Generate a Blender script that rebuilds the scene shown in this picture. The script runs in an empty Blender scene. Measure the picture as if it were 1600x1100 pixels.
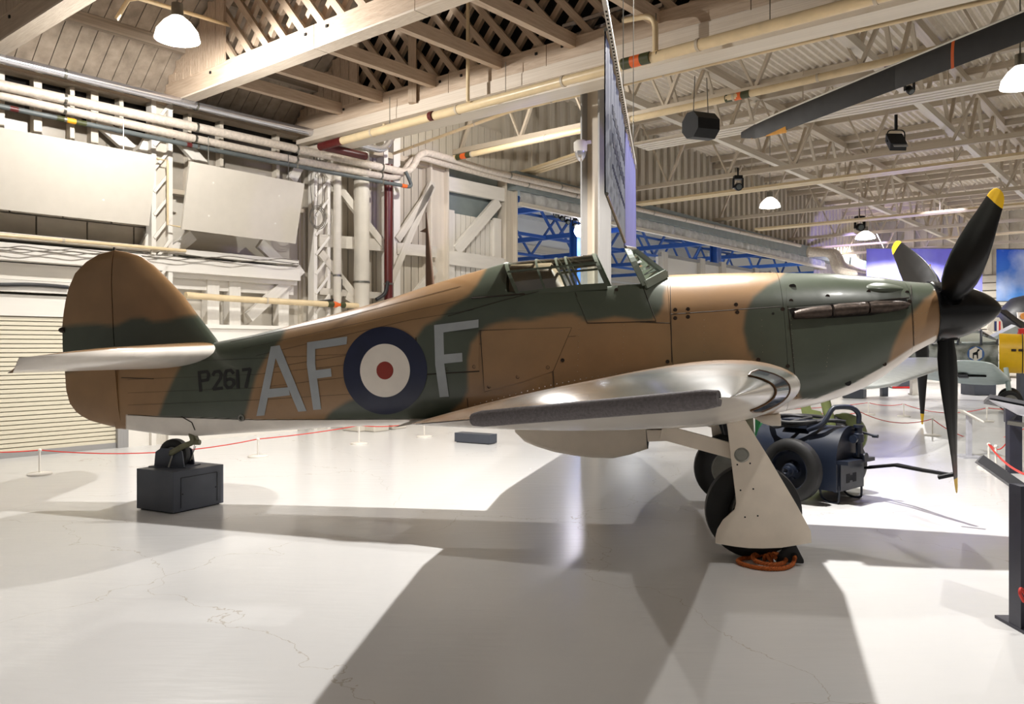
import bpy, bmesh, math, random
import numpy as np
from mathutils import Vector, Matrix
random.seed(7)
sc = bpy.context.scene
C = sc.collection
R = math.radians
# ------------------------------------------------------------------ camera, light, exposure
F, H = 1280.0, 1.7306                       # focal length in px of the 1600 px wide photo, eye height
cd = bpy.data.cameras.new('camera'); cam = bpy.data.objects.new('camera', cd); C.objects.link(cam)
cam.location = (0, 0, H); cam.rotation_euler = (R(90), 0, 0)
cd.sensor_width = 36; cd.lens = 36*F/1600; cd.shift_y = -10/1600; cd.clip_start = .05; cd.clip_end = 300
sc.camera = cam
sc.view_settings.view_transform = 'Standard'; sc.view_settings.look = 'None'
sc.view_settings.gamma = 1; sc.view_settings.use_curve_mapping = False
sc.view_settings.exposure = 0.2
sc.cycles.use_denoising = True
sc.cycles.max_bounces = 6; sc.cycles.diffuse_bounces = 4; sc.cycles.glossy_bounces = 3
sc.cycles.transparent_max_bounces = 16; sc.cycles.caustics_reflective = False; sc.cycles.caustics_refractive = False
sc.cycles.sample_clamp_indirect = 6
w = bpy.data.worlds.new('hall_ambient'); sc.world = w; w.use_nodes = True
w.node_tree.nodes['Background'].inputs[0].default_value = (1.0, .95, .88, 1)
w.node_tree.nodes['Background'].inputs[1].default_value = .19

def lamp(name, loc, power, color=(1, .93, .84), radius=.06, spot=None, blend=.5, aim=None):
    l = bpy.data.lights.new(name, 'SPOT' if spot else 'POINT'); l.energy = power; l.color = color; l.shadow_soft_size = radius
    if spot: l.spot_size = R(spot); l.spot_blend = blend
    o = bpy.data.objects.new(name, l); C.objects.link(o); o.location = loc
    if aim is not None: o.rotation_euler = (Vector(aim)-Vector(loc)).to_track_quat('-Z', 'Y').to_euler()
    return o
COOL = (1, .972, .93)
NEAR = [((-4.55, 11.4, 5.9), 700, 0), ((1.98, 8.6, 5.6), 2250, 156), ((4.9, 10.3, 5.5), 350, 152), ((3.9, 4.5, 6.2), 380, 150), ((-.5, 16.5, 6.2), 300, 0)]
FAR = [((11.0, 16, 6.1), 300, 150), ((8.05, 25.6, 6.1), 500, 150), ((15.6, 30.5, 5.9), 1300, 150), ((21, 22, 6.1), 1800, 150), ((19, 42, 7.5), 2200, 150), ((26, 36, 6.5), 2200, 150)]
for p, e, sz in NEAR+FAR: lamp('overhead_light', p, e, COOL, spot=sz or None, blend=.2, aim=(p[0], p[1], 0))  # high bay lamps, several of them unseen and without a fixture
for p, e in (((5, 34, 7), 3600), ((17, 46, 7), 4500), ((-1, 27, 7), 1800)): lamp('neighbour_hall_fill', p, e, (.94, .97, 1), spot=150, blend=.3, aim=(p[0], p[1], 0))  # unseen fill lamps added to brighten the neighbouring hall
lamp('banner_fill_spot', (13.5, 25.5, 6.0), 620, (.74, .74, 1), spot=50, aim=(17.3, 33, 4.9)); lamp('banner_fill_spot', (19, 26, 6.0), 380, (.95, .97, 1), spot=40, aim=(21.5, 33, 4.9))  # unseen spots added to brighten the far banners

VIO = (.42, .38, 1)
for a, b, e, z in (((6.2, 9, 5.3), (1.35, 12.5, 4.8), 420, 14), ((1.5, 11, 5.3), (-2.0, 18.2, 5.3), 420, 20), ((14, 33, 5.4), (18.5, 44, 6.6), 1500, 46), ((6.5, 11.5, 5.4), (3.9, 8.3, 0), 260, 20)): lamp('violet_stage_light', a, e, VIO, spot=z, blend=.3, aim=b, radius=.06)

# ------------------------------------------------------------------ geometry helpers
EYE = Vector((0, 0, H))
def ray(px, py): return Vector(((px-800)/F, 1.0, -(py-540)/F))
def at(px, py, d): return EYE + ray(px, py)*d                       # point at depth d
def zpt(px, py, z): r = ray(px, py); return EYE + r*((z-H)/r.z)     # point at height z
def gnd(px, py): return zpt(px, py, 0)
E1 = Vector((1065/F, 1, 0)).normalized(); E2 = Vector((-E1.y, E1.x, 0))   # along the left wall; away behind it
A0 = gnd(0, 717.7)
def WD(s, t, z): return Vector((A0.x+E1.x*s+E2.x*t, A0.y+E1.y*s+E2.y*t, z))
def wl(px, py, t=0):                                                 # point on the plane at offset t from the wall
    r = ray(px, py); k = (t-(EYE-A0).dot(E2))/r.dot(E2); p = EYE+r*k
    return (p-A0).dot(E1), p.z
def WP(px, py, t=0): s, z = wl(px, py, t); return WD(s, t, z)
def sx(px, t=0): return wl(px, 540, t)[0]

class MB:
    def __init__(s): s.v = []; s.f = []
    def add(s, vs, fs):
        n = len(s.v); s.v += [Vector(x) for x in vs]; s.f += [[i+n for i in f] for f in fs]; return s
    def box(s, c, x, y, z):                                         # centre and three half vectors
        c, x, y, z = map(Vector, (c, x, y, z))
        return s.add([c+a*x+b*y+d*z for a in (-1, 1) for b in (-1, 1) for d in (-1, 1)],
                     [(0, 1, 3, 2), (4, 6, 7, 5), (0, 4, 5, 1), (2, 3, 7, 6), (0, 2, 6, 4), (1, 5, 7, 3)])
    def bar(s, p, q, w, h, up=(0, 0, 1)):
        p, q = Vector(p), Vector(q); d = q-p; u = Vector(up)
        sd = d.cross(u)
        if sd.length < 1e-5: sd = d.cross(Vector((1, 0, 0)))
        sd.normalize(); u = sd.cross(d).normalized()
        return s.box((p+q)/2, d/2, sd*w/2, u*h/2)
    def tube(s, pts, r, n=10, closed=False, cap=True):
        pts = [Vector(p) for p in pts]; m = len(pts); rs = r if isinstance(r, (list, tuple)) else [r]*m
        vs = []; nrm = None
        for i, p in enumerate(pts):
            a = pts[i-1] if (i or closed) else p; b = pts[(i+1) % m] if (i < m-1 or closed) else p
            t = (b-a).normalized()
            if nrm is None:
                nrm = t.cross(Vector((0, 0, 1)))
                if nrm.length < .01: nrm = t.cross(Vector((1, 0, 0)))
            nrm = (nrm-t*nrm.dot(t)).normalized(); bn = t.cross(nrm)
            vs += [p+(nrm*math.cos(2*math.pi*k/n)+bn*math.sin(2*math.pi*k/n))*rs[i] for k in range(n)]
        fs = [[i*n+k, i*n+(k+1) % n, ((i+1) % m)*n+(k+1) % n, ((i+1) % m)*n+k] for i in range(m if closed else m-1) for k in range(n)]
        if cap and not closed: fs += [list(range(n))[::-1], [(m-1)*n+k for k in range(n)]]
        return s.add(vs, fs)
    def lathe(s, o, ax, prof, n=32, cap=True):                      # profile of (along axis, radius)
        o, ax = Vector(o), Vector(ax).normalized()
        a = ax.cross(Vector((0, 0, 1)))
        if a.length < .01: a = ax.cross(Vector((1, 0, 0)))
        a.normalize(); b = ax.cross(a)
        vs = [o+ax*h+(a*math.cos(2*math.pi*k/n)+b*math.sin(2*math.pi*k/n))*max(r, 1e-4) for h, r in prof for k in range(n)]
        fs = [[i*n+k, i*n+(k+1) % n, (i+1)*n+(k+1) % n, (i+1)*n+k] for i in range(len(prof)-1) for k in range(n)]
        if cap: fs += [list(range(n))[::-1], [(len(prof)-1)*n+k for k in range(n)]]
        return s.add(vs, fs)
    def prism(s, poly, ext):                                        # polygon extruded by a vector
        poly = [Vector(p) for p in poly]; e = Vector(ext); n = len(poly)
        return s.add(poly+[p+e for p in poly], [list(range(n))[::-1], list(range(n, 2*n))]+[[i, (i+1) % n, n+(i+1) % n, n+i] for i in range(n)])
    def grid(s, rows):                                              # open sheet from rows of points
        n = len(rows[0]); m = len(rows)
        return s.add([p for r in rows for p in r], [[i*n+k, i*n+k+1, (i+1)*n+k+1, (i+1)*n+k] for i in range(m-1) for k in range(n-1)])
    def build(s, name, m, root=None, smooth=False, colors=None, angle=40, origin=None):
        if root is not None: off = wloc(root)
        elif origin is not None: off = Vector(origin)
        else:
            lo = [min(v[i] for v in s.v) for i in range(3)]; hi = [max(v[i] for v in s.v) for i in range(3)]
            off = Vector(((lo[0]+hi[0])/2, (lo[1]+hi[1])/2, lo[2]))
        me = bpy.data.meshes.new(name); me.from_pydata([tuple(v-off) for v in s.v], [], s.f)
        bm = bmesh.new(); bm.from_mesh(me); bmesh.ops.recalc_face_normals(bm, faces=bm.faces); bm.to_mesh(me); bm.free()
        if colors is not None:
            at_ = me.attributes.new('paint', 'FLOAT_COLOR', 'POINT')
            at_.data.foreach_set('color', np.asarray(colors, dtype=np.float32).ravel())
        me.materials.append(m)
        if smooth:
            me.shade_smooth()
            try: me.set_sharp_from_angle(angle=R(angle))
            except Exception: pass
        o = bpy.data.objects.new(name, me); C.objects.link(o)
        if root is not None: o.parent = root
        else: o.location = off
        return o
def wloc(o):
    v = Vector(o.location)
    while o.parent: o = o.parent; v = v+o.location
    return v
def tag(o, label, cat=None, group=None, kind=None):
    o['label'] = label
    if cat: o['category'] = cat
    if group: o['group'] = group
    if kind: o['kind'] = kind
    return o
def thing(name, label, cat, loc, group=None, kind=None):
    o = bpy.data.objects.new(name, None); C.objects.link(o); o.location = loc; o.empty_display_size = .1
    return tag(o, label, cat, group, kind)
_unit = {}
def ubox(m):
    if m.name not in _unit:
        me = bpy.data.meshes.new('unit_bar')
        me.from_pydata([(a, b, c) for a in (-.5, .5) for b in (-.5, .5) for c in (-.5, .5)], [],
                       [(0, 1, 3, 2), (4, 6, 7, 5), (0, 4, 5, 1), (2, 3, 7, 6), (0, 2, 6, 4), (1, 5, 7, 3)])
        me.materials.append(m); _unit[m.name] = me
    return _unit[m.name]
def bar(name, p, q, w_, h_, m, root, up=(0, 0, 1)):                 # a straight member: shared mesh, own object
    p, q = Vector(p), Vector(q); d = q-p; L = d.length; x = d/L; u = Vector(up)
    y = u.cross(x)
    if y.length < 1e-4: y = Vector((0, 1, 0)).cross(x)
    y.normalize(); z = x.cross(y)
    o = bpy.data.objects.new(name, ubox(m)); C.objects.link(o)
    off = wloc(root) if root is not None else Vector((0, 0, 0))
    M = Matrix((x*L, y*w_, z*h_)).transposed().to_4x4(); M.translation = (p+q)/2-off
    if root is not None: o.parent = root
    o.matrix_local = M
    return o
def dup(o, delta, label=None):
    r = o.copy(); C.objects.link(r); r.location = Vector(o.location)+Vector(delta)
    if label: r['label'] = label
    for ch in o.children:
        c = ch.copy(); C.objects.link(c); c.parent = r
        for g in ch.children:
            d = g.copy(); C.objects.link(d); d.parent = c
    return r
def arc(pts, n=6):                                                  # round the corners of a polyline
    pts = [Vector(p) for p in pts]; out = [pts[0]]
    for a, b, c in zip(pts, pts[1:], pts[2:]):
        k = min((a-b).length, (c-b).length)*.4; p = b+(a-b).normalized()*k; q = b+(c-b).normalized()*k
        out += [p*(1-t)**2+b*2*t*(1-t)+q*t*t for t in [i/n for i in range(n+1)]]
    return out+[pts[-1]]
def spline(pts, n=8):
    P = [Vector(p) for p in pts]; P = [P[0]*2-P[1]]+P+[P[-1]*2-P[-2]]; out = []
    for i in range(1, len(P)-2):
        for k in range(n):
            t = k/n
            out.append(.5*((2*P[i])+(P[i+1]-P[i-1])*t+(2*P[i-1]-5*P[i]+4*P[i+1]-P[i+2])*t*t+(3*P[i]-P[i-1]-3*P[i+1]+P[i+2])*t**3))
    return out+[P[-2]]

# ------------------------------------------------------------------ materials
def lin(c): return tuple(((x/255)/12.92 if x/255 < .04045 else ((x/255+.055)/1.055)**2.4) for x in c)
def mat(name, rgb, rough=.6, metal=0, var=.12, scale=6, bump=0, bscale=40, attr=False, coat=0, rgb2=None, emit=None, stretch=None, spec=.5):
    m = bpy.data.materials.new(name); m.use_nodes = True; nt = m.node_tree; n = nt.nodes; L = nt.links
    b = n['Principled BSDF']; b.inputs['Roughness'].default_value = rough; b.inputs['Metallic'].default_value = metal
    b.inputs['Specular IOR Level'].default_value = spec
    if coat: b.inputs['Coat Weight'].default_value = coat; b.inputs['Coat Roughness'].default_value = .12
    c = lin(rgb)+(1,)
    if emit:
        b.inputs['Base Color'].default_value = c
        b.inputs['Emission Color'].default_value = c; b.inputs['Emission Strength'].default_value = emit; return m
    tc = n.new('ShaderNodeTexCoord'); src = tc.outputs['Object']
    if stretch:
        mp = n.new('ShaderNodeMapping'); mp.inputs['Scale'].default_value = stretch; L.new(src, mp.inputs[0]); src = mp.outputs[0]
    nz = n.new('ShaderNodeTexNoise'); nz.inputs['Scale'].default_value = scale; nz.inputs['Detail'].default_value = 5; L.new(src, nz.inputs[0])
    mr = n.new('ShaderNodeMapRange'); mr.inputs[1].default_value = .3; mr.inputs[2].default_value = .7; L.new(nz.outputs[0], mr.inputs[0])
    mx = n.new('ShaderNodeMix'); mx.data_type = 'RGBA'; L.new(mr.outputs[0], mx.inputs[0])
    if attr:
        a = n.new('ShaderNodeAttribute'); a.attribute_name = 'paint'
        mu = n.new('ShaderNodeMix'); mu.data_type = 'RGBA'; mu.blend_type = 'MULTIPLY'; mu.inputs[0].default_value = 1
        L.new(a.outputs[0], mu.inputs[6]); mx.inputs[6].default_value = (1-var,)*3+(1,); mx.inputs[7].default_value = (1+var,)*3+(1,)
        L.new(mx.outputs[2], mu.inputs[7]); L.new(mu.outputs[2], b.inputs['Base Color'])
    else:
        d = lin(rgb2) if rgb2 else tuple(x*(1-2*var) for x in c[:3])
        mx.inputs[6].default_value = tuple(d)+(1,); mx.inputs[7].default_value = c; L.new(mx.outputs[2], b.inputs['Base Color'])
    r2 = n.new('ShaderNodeMapRange'); r2.inputs[3].default_value = min(1, rough*1.25); r2.inputs[4].default_value = rough*.8
    L.new(nz.outputs[0], r2.inputs[0]); L.new(r2.outputs[0], b.inputs['Roughness'])
    if bump:
        n2 = n.new('ShaderNodeTexNoise'); n2.inputs['Scale'].default_value = bscale; n2.inputs['Detail'].default_value = 4; L.new(src, n2.inputs[0])
        bp = n.new('ShaderNodeBump'); bp.inputs['Strength'].default_value = bump; bp.inputs['Distance'].default_value = .01
        L.new(n2.outputs[0], bp.inputs['Height']); L.new(bp.outputs[0], b.inputs['Normal'])
    return m
def glass(name, tint=(.9, .95, .95), k=.10):
    m = bpy.data.materials.new(name); m.use_nodes = True; nt = m.node_tree; n = nt.nodes; L = nt.links; n.clear()
    o = n.new('ShaderNodeOutputMaterial'); t = n.new('ShaderNodeBsdfTransparent'); t.inputs[0].default_value = tint+(1,)
    g = n.new('ShaderNodeBsdfGlossy'); g.inputs['Roughness'].default_value = .04
    f = n.new('ShaderNodeFresnel'); f.inputs[0].default_value = 1.5; a = n.new('ShaderNodeMath'); a.operation = 'ADD'; a.inputs[1].default_value = k; a.use_clamp = True
    x = n.new('ShaderNodeMixShader'); L.new(f.outputs[0], a.inputs[0]); L.new(a.outputs[0], x.inputs[0]); L.new(t.outputs[0], x.inputs[1]); L.new(g.outputs[0], x.inputs[2]); L.new(x.outputs[0], o.inputs[0])
    return m
M = {}
M['cream'] = mat('cream_paint', (206, 199, 186), .5, var=.06, scale=3, bump=.1)
M['white'] = mat('white_paint', (226, 221, 212), .5, var=.04, scale=4)
M['panel'] = mat('acoustic_panel', (196, 189, 177), .7, var=.02)
M['timber'] = mat('painted_timber', (200, 180, 158), .6, var=.12, scale=9, bump=.35, bscale=24, rgb2=(176, 154, 132), stretch=(1, 1, 1))
M['timber_white'] = mat('white_flaking_timber', (226, 214, 198), .6, var=.1, scale=14, bump=.3, rgb2=(205, 190, 172))
M['board'] = mat('roof_board', (160, 146, 130), .7, var=.15, scale=5, rgb2=(126, 114, 100), bump=.2)
M['steel'] = mat('stone_painted_steel', (196, 182, 162), .45, var=.08, scale=5)
M['steel_light'] = mat('pale_painted_steel', (216, 206, 190), .45, var=.06)
M['deck'] = mat('roof_decking', (222, 210, 192), .5, var=.06)
M['clad'] = mat('wall_cladding', (200, 191, 175), .5, var=.07, scale=4)
M['pipe_cream'] = mat('cream_pipe', (222, 200, 160), .35, var=.07)
M['lagging'] = mat('white_lagging', (208, 196, 182), .5, var=.14, scale=18, bump=.5, bscale=30)
M['chrome'] = mat('bright_duct', (215, 215, 220), .2, metal=.9, var=.05)
M['red_pipe'] = mat('dark_red_pipe', (84, 20, 18), .4, var=.1)
M['slate_pipe'] = mat('grey_conduit', (86, 92, 92), .5)
M['olive_band'] = mat('green_band', (62, 66, 30), .5)
M['orange_band'] = mat('orange_band', (226, 100, 30), .5)
M['yellow_band'] = mat('yellow_band', (230, 160, 30), .5)
M['black'] = mat('black_satin', (16, 16, 18), .45, var=.1, spec=.25)
M['rubber'] = mat('tyre_rubber', (24, 23, 23), .6, var=.2, bump=.1)
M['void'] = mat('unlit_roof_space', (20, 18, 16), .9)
M['plinth'] = mat('dark_grey_plinth', (66, 70, 80), .45, var=.05)
M['shutter'] = mat('shutter_slat', (214, 206, 184), .45, var=.03)
M['blue'] = mat('blue_steel', (48, 92, 168), .4, var=.08)
M['lintel'] = mat('grey_steel_box', (132, 142, 142), .45, var=.08, scale=3)
M['curtain'] = mat('plastic_draught_strip', (205, 205, 203), .35, var=.15, scale=7, bump=.5, bscale=9)
M['grey_paint'] = mat('mid_grey_paint', (150, 148, 146), .4, var=.05)
M['mast'] = mat('brown_trim', (120, 84, 50), .5)
M['rope'] = mat('red_rope', (206, 48, 36), .6, var=.1)
M['lampglow'] = mat('lamp_lens', (255, 248, 236), emit=14)
M['spotglow'] = mat('spotlight_lens', (250, 246, 255), emit=160)
M['exitglow'] = mat('exit_lamp', (40, 230, 170), emit=3)
# aeroplane
M['paint'] = mat('camouflage_paint', (255, 255, 255), .34, var=.10, scale=3.5, attr=True, bump=.05, bscale=14, coat=.15)
M['paint_wing'] = mat('wing_paint', (255, 255, 255), .2, var=.1, scale=3.5, attr=True, bump=.04, bscale=10)
M['letter'] = mat('grey_code_paint', (158, 162, 164), .4, var=.06)
M['serial'] = mat('black_serial_paint', (22, 22, 22), .5)
M['roundel_blue'] = mat('roundel_blue', (22, 28, 58), .38)
M['roundel_white'] = mat('roundel_white', (228, 218, 206), .42, var=.05)
M['roundel_red'] = mat('roundel_red', (146, 44, 30), .42)
M['seam'] = mat('panel_joint', (44, 34, 24), .7)
M['rivet'] = mat('bare_rivet', (180, 170, 150), .3, metal=.6)
M['frame_green'] = mat('canopy_frame_green', (74, 80, 66), .4)
M['frame_pale'] = mat('windscreen_frame', (128, 136, 126), .4)
M['glass'] = glass('canopy_perspex')
M['black_gloss'] = mat('black_spinner', (8, 8, 9), .22, var=.1, spec=.4)
M['blade'] = mat('black_blade', (8, 8, 9), .34, var=.15, spec=.3)
M['yellow'] = mat('yellow_tip', (236, 190, 20), .45, var=.06)
M['exhaust'] = mat('burnt_exhaust_steel', (74, 62, 54), .42, metal=.7, var=.3, scale=30, bump=.2, bscale=80)
M['dark'] = mat('dark_recess', (16, 14, 12), .8)
M['gear_white'] = mat('white_gear_door', (230, 217, 200), .45, var=.05)
M['metal'] = mat('bare_metal', (150, 148, 140), .3, metal=.9)
M['olive_metal'] = mat('green_grey_fork', (112, 110, 84), .45, var=.15, scale=20)
M['foam'] = mat('grey_pipe_foam', (146, 139, 141), .9, var=.15, scale=120, bump=.5, bscale=300)
M['landing'] = mat('landing_light_cover', (84, 94, 108), .08, metal=0, spec=.8, var=.2)
M['belly'] = mat('pale_underside', (222, 214, 204), .35, var=.05)
M['rope_orange'] = mat('orange_rope', (190, 96, 30), .75, var=.25, scale=60)
M['trolley'] = mat('dark_blue_trolley', (26, 33, 48), .4, var=.12)
M['hose'] = mat('black_hose', (36, 36, 38), .5)
M['green_machine'] = mat('green_engine_paint', (20, 74, 40), .45)
M['olive'] = mat('olive_gear', (100, 108, 62), .45)
M['grey109'] = mat('mottled_grey', (176, 180, 176), .45, var=.3, scale=3.6, rgb2=(72, 76, 66))
M['sky109'] = mat('pale_blue_underside', (182, 198, 196), .4, var=.06)
M['yellow_cowl'] = mat('yellow_cowling', (240, 190, 16), .4, var=.05)
M['silver_wing'] = mat('pale_wing', (168, 172, 170), .4, var=.05)
M['red'] = mat('red_paint', (206, 32, 30), .4)
M['navy'] = mat('navy_paint', (30, 44, 100), .4)
M['blue_emblem'] = mat('emblem_blue', (60, 100, 160), .4)
M['gold'] = mat('crest_gold', (190, 120, 30), .5)
M['lectern'] = mat('dark_lectern', (46, 46, 60), .4)
M['lectern_pale'] = mat('pale_lectern', (196, 196, 204), .4)
M['lectern_grey'] = mat('charcoal_lectern_top', (82, 82, 86), .45)
M['rotor'] = mat('rotor_black', (30, 30, 33), .5, var=.1)
M['rotor_edge'] = mat('rotor_leading_edge', (24, 20, 18), .45, var=.3, scale=8)
M['cable'] = mat('cable', (112, 106, 96), .6)

def floor_mat():
    m = mat('epoxy_floor', (214, 213, 212), .24, var=.03, scale=1.2, stretch=(1, 1, 1)); nt = m.node_tree; n = nt.nodes; L = nt.links
    b = n['Principled BSDF']; tc = n['Texture Coordinate']
    v = n.new('ShaderNodeTexVoronoi'); v.feature = 'DISTANCE_TO_EDGE'; v.inputs['Scale'].default_value = .3
    nz = n.new('ShaderNodeTexNoise'); nz.inputs['Scale'].default_value = 1.1; nz.inputs['Detail'].default_value = 6
    mp = n.new('ShaderNodeVectorMath'); mp.operation = 'MULTIPLY_ADD'; mp.inputs[1].default_value = (1.6, 1.6, 0)
    L.new(tc.outputs['Object'], nz.inputs[0]); L.new(nz.outputs[1], mp.inputs[0]); L.new(tc.outputs['Object'], mp.inputs[2]); L.new(mp.outputs[0], v.inputs[0])
    lt = n.new('ShaderNodeMath'); lt.operation = 'LESS_THAN'; lt.inputs[1].default_value = .0011; L.new(v.outputs[0], lt.inputs[0])
    old = b.inputs['Base Color'].links[0].from_socket
    mx = n.new('ShaderNodeMix'); mx.data_type = 'RGBA'; L.new(lt.outputs[0], mx.inputs[0]); L.new(old, mx.inputs[6]); mx.inputs[7].default_value = lin((190, 184, 176))+(1,)
    L.new(mx.outputs[2], b.inputs['Base Color'])
    st = n.new('ShaderNodeMapping'); st.inputs['Scale'].default_value = (1.1, 6, 1); st.inputs['Rotation'].default_value = (0, 0, .12); L.new(tc.outputs['Object'], st.inputs[0])
    n3 = n.new('ShaderNodeTexNoise'); n3.inputs['Scale'].default_value = 2.2; n3.inputs['Detail'].default_value = 6; L.new(st.outputs[0], n3.inputs[0])
    bp = n.new('ShaderNodeBump'); bp.inputs['Strength'].default_value = .06; bp.inputs['Distance'].default_value = .05; L.new(n3.outputs[0], bp.inputs['Height']); L.new(bp.outputs[0], b.inputs['Normal'])
    return m
M['floor'] = floor_mat()
# ------------------------------------------------------------------ the setting: floor, walls, roofs
Z3 = Vector((0, 0, 1))
def struct(o, label=None):
    o['kind'] = 'structure'
    if label: o['label'] = label
    return o
def root(name, label, loc=(0, 0, 0)): return thing(name, label, None, loc, kind='structure')
m = MB(); m.box((0, 22, -.1), (45, 0, 0), (0, 36, 0), (0, 0, .1)); struct(m.build('floor', M['floor']), 'pale grey polished hall floor with fine cracks')
def wbox(m, s0, s1, t0, t1, z0, z1):
    return m.box(WD((s0+s1)/2, (t0+t1)/2, (z0+z1)/2), E1*(s1-s0)/2, E2*(t1-t0)/2, Z3*(z1-z0)/2)
def wobj(name, s0, s1, t0, t1, z0, z1, mt, rt=None):
    return bar(name, WD(s0, (t0+t1)/2, (z0+z1)/2), WD(s1, (t0+t1)/2, (z0+z1)/2), t1-t0, z1-z0, mt, rt)
sO0, sO1 = sx(806), sx(1285)                    # hangar-door opening in the left wall
ZE = 6.12                                        # eaves
# left wall: plain base with everything hung on it
wr = root('wall_left', 'white painted hangar wall with ledges, girders and ribbed cladding', WD(4, 0, 0))
s480, s190 = sx(481), sx(189)
wobj('wall_base', -9, s480, .35, .5, 0, ZE-.75, M['cream'], wr)
wobj('wall_base', s480, sO0, .30, .42, 0, 9.2, M['clad'], wr)
wobj('wall_base', sO1, 46.5, .30, .42, 0, 9.2, M['clad'], wr)
wobj('lower_panel', s190+.12, s480-.25, .0, .35, 0, 2.05, M['white'], wr)
wobj('panel_cap', s190+.12, s480-.25, -.05, .35, 2.05, 2.12, M['white'], wr)
wobj('panel_band', s190+.12, s480-.25, -.03, .0, 1.62, 1.68, M['grey_paint'], wr)
for z0, z1, t0, mt in ((2.19, 2.52, .02, 'white'), (2.56, 2.74, -.06, 'white'), (2.76, 3.02, .14, 'white'), (3.04, 3.30, -.10, 'white'), (3.36, 3.46, -.04, 'white')):
    wobj('ledge', -9, s190+.6 if z1 < 3 else s480-.25, t0, .35, z0, z1, M[mt], wr)
# concrete blocks above the ledge
for r_, (z0, z1) in enumerate(((3.48, 3.80), (3.82, 4.14), (4.16, 4.48))):
    s = -8.8+(.4 if r_ % 2 else 0)
    while s < 2.55:
        wobj('concrete_block', s, s+.76, .27, .36, z0, z1, M['cream'], wr); s += .785
# glazing strip under the eaves
m = MB(); wbox(m, -9, s480, .28, .3, 4.5, 5.42); struct(m.build('window_1', mat('dirty_pale_glazing', (168, 160, 148), .25, var=.15, scale=2)), 'dusty pale glazing strip behind the pipes')
m = MB(); wbox(m, -9, s480, .30, .34, 5.42, ZE-.1); struct(m.build('window_2', mat('black_glazing', (22, 20, 20), .12)), 'black glazing strip under the eaves')
fr = root('trim_1', 'cream window posts under the eaves', WD(2, 0, 5))
s = sx(8)
for px, w_ in ((8, .07), (64, .12), (118, .07), (153, .12), (195, .07), (302, .07), (352, .07), (440, .07)):
    s = sx(px); wobj('window_post', s-w_/2, s+w_/2, .12, .3, 4.5, ZE-.12, M['steel_light'], fr)
wobj('eaves_rail', -9, s480+4, -.02, .3, ZE-.16, ZE-.03, M['steel'], fr)
wobj('sill_rail', -9, s480, .1, .3, 4.46, 4.54, M['steel'], fr)
# truss columns of the left wall
def lattice_column(s, z1, label, w_=.30, t=-.02):
    c = root('column', label, WD(s, t, 0))
    for k in (-1, 1): wobj('column_flange', s+k*w_/2-.04, s+k*w_/2+.04, t-.06, t+.14, 0, z1, M['white'], c)
    wobj('column_web', s-w_/2, s+w_/2, t+.02, t+.05, 0, z1, M['cream'], c)
    z = .4
    while z < z1-.5:
        bar('lacing_bar', WD(s-w_/2, t-.07, z), WD(s+w_/2, t-.07, z+.4), .02, .05, M['white'], c); z += .4
    return c
sc1, sc2 = sx(250), sx(500)
lattice_column(sc1, ZE, 'white laced steel column between the two hanging panels')
lattice_column(sc2, ZE+.4, 'white laced steel column with cables beside the cladding', .34)
br = root('trim_2', 'white diagonal wall braces left of the cladding', WD(3, 0, 2))
def wbar(name, a, b, w_, d_, t, mt, rt): bar(name, WP(a[0], a[1], t), WP(b[0], b[1], t), d_, w_, mt, rt)
for a, b in (((222, 395), (246, 355)), ((268, 395), (300, 368)), ((405, 380), (452, 424)), ((388, 496), (470, 420)), ((262, 396), (262, 380)), ((152, 188), (205, 235)), ((222, 240), (262, 165)), ((278, 215), (320, 262)), ((455, 282), (490, 215))):
    wbar('brace', a, b, .2, .10, .1, M['white'], br)
for px in (338, 372, 448): wobj('girder_post', sx(px)-.12, sx(px)+.12, .1, .3, 2.12, 2.95, M['white'], br)
wobj('girder_chord', sx(262), s480-.25, .02, .22, 2.95, 3.08, M['white'], br)
# ribbed cladding boards between column and door
s = s480+.05
while s < sO0-.3:
    wobj('cladding_board', s, s+.21, .22, .31, .1, 7.4, M['clad'], wr); s += .235
s = sO0-.25
while s < 46:
    if s > sO1+.1: wobj('cladding_board', s, s+.5, .22, .31, .1, 9, M['clad'], wr)
    s += .56
cl = root('trim_3', 'cream frame of diagonals and rails on the ribbed cladding', WD(7, 0, 2))
for y in (378, 457): wbar('rail', (497, y-2), (605, y+6), .26 if y < 400 else .14, .12, -.02, M['cream'], cl)
wbar('rail', (618, 388), (680, 394), .26, .12, -.02, M['cream'], cl)
for a, b in (((505, 262), (600, 385)), ((500, 395), (560, 470)), ((620, 375), (676, 292)), ((610, 440), (675, 285)), ((640, 470), (680, 420)), ((540, 462), (560, 475))): wbar('diagonal', a, b, .17, .08, -.06, M['cream'], cl)
wobj('post', sx(601)-.06, sx(601)+.06, -.05, .2, 0, ZE+.4, M['white'], cl); wobj('post', sx(618)-.10, sx(618)+.10, -.05, .2, 0, ZE+.4, M['white'], cl)
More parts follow.
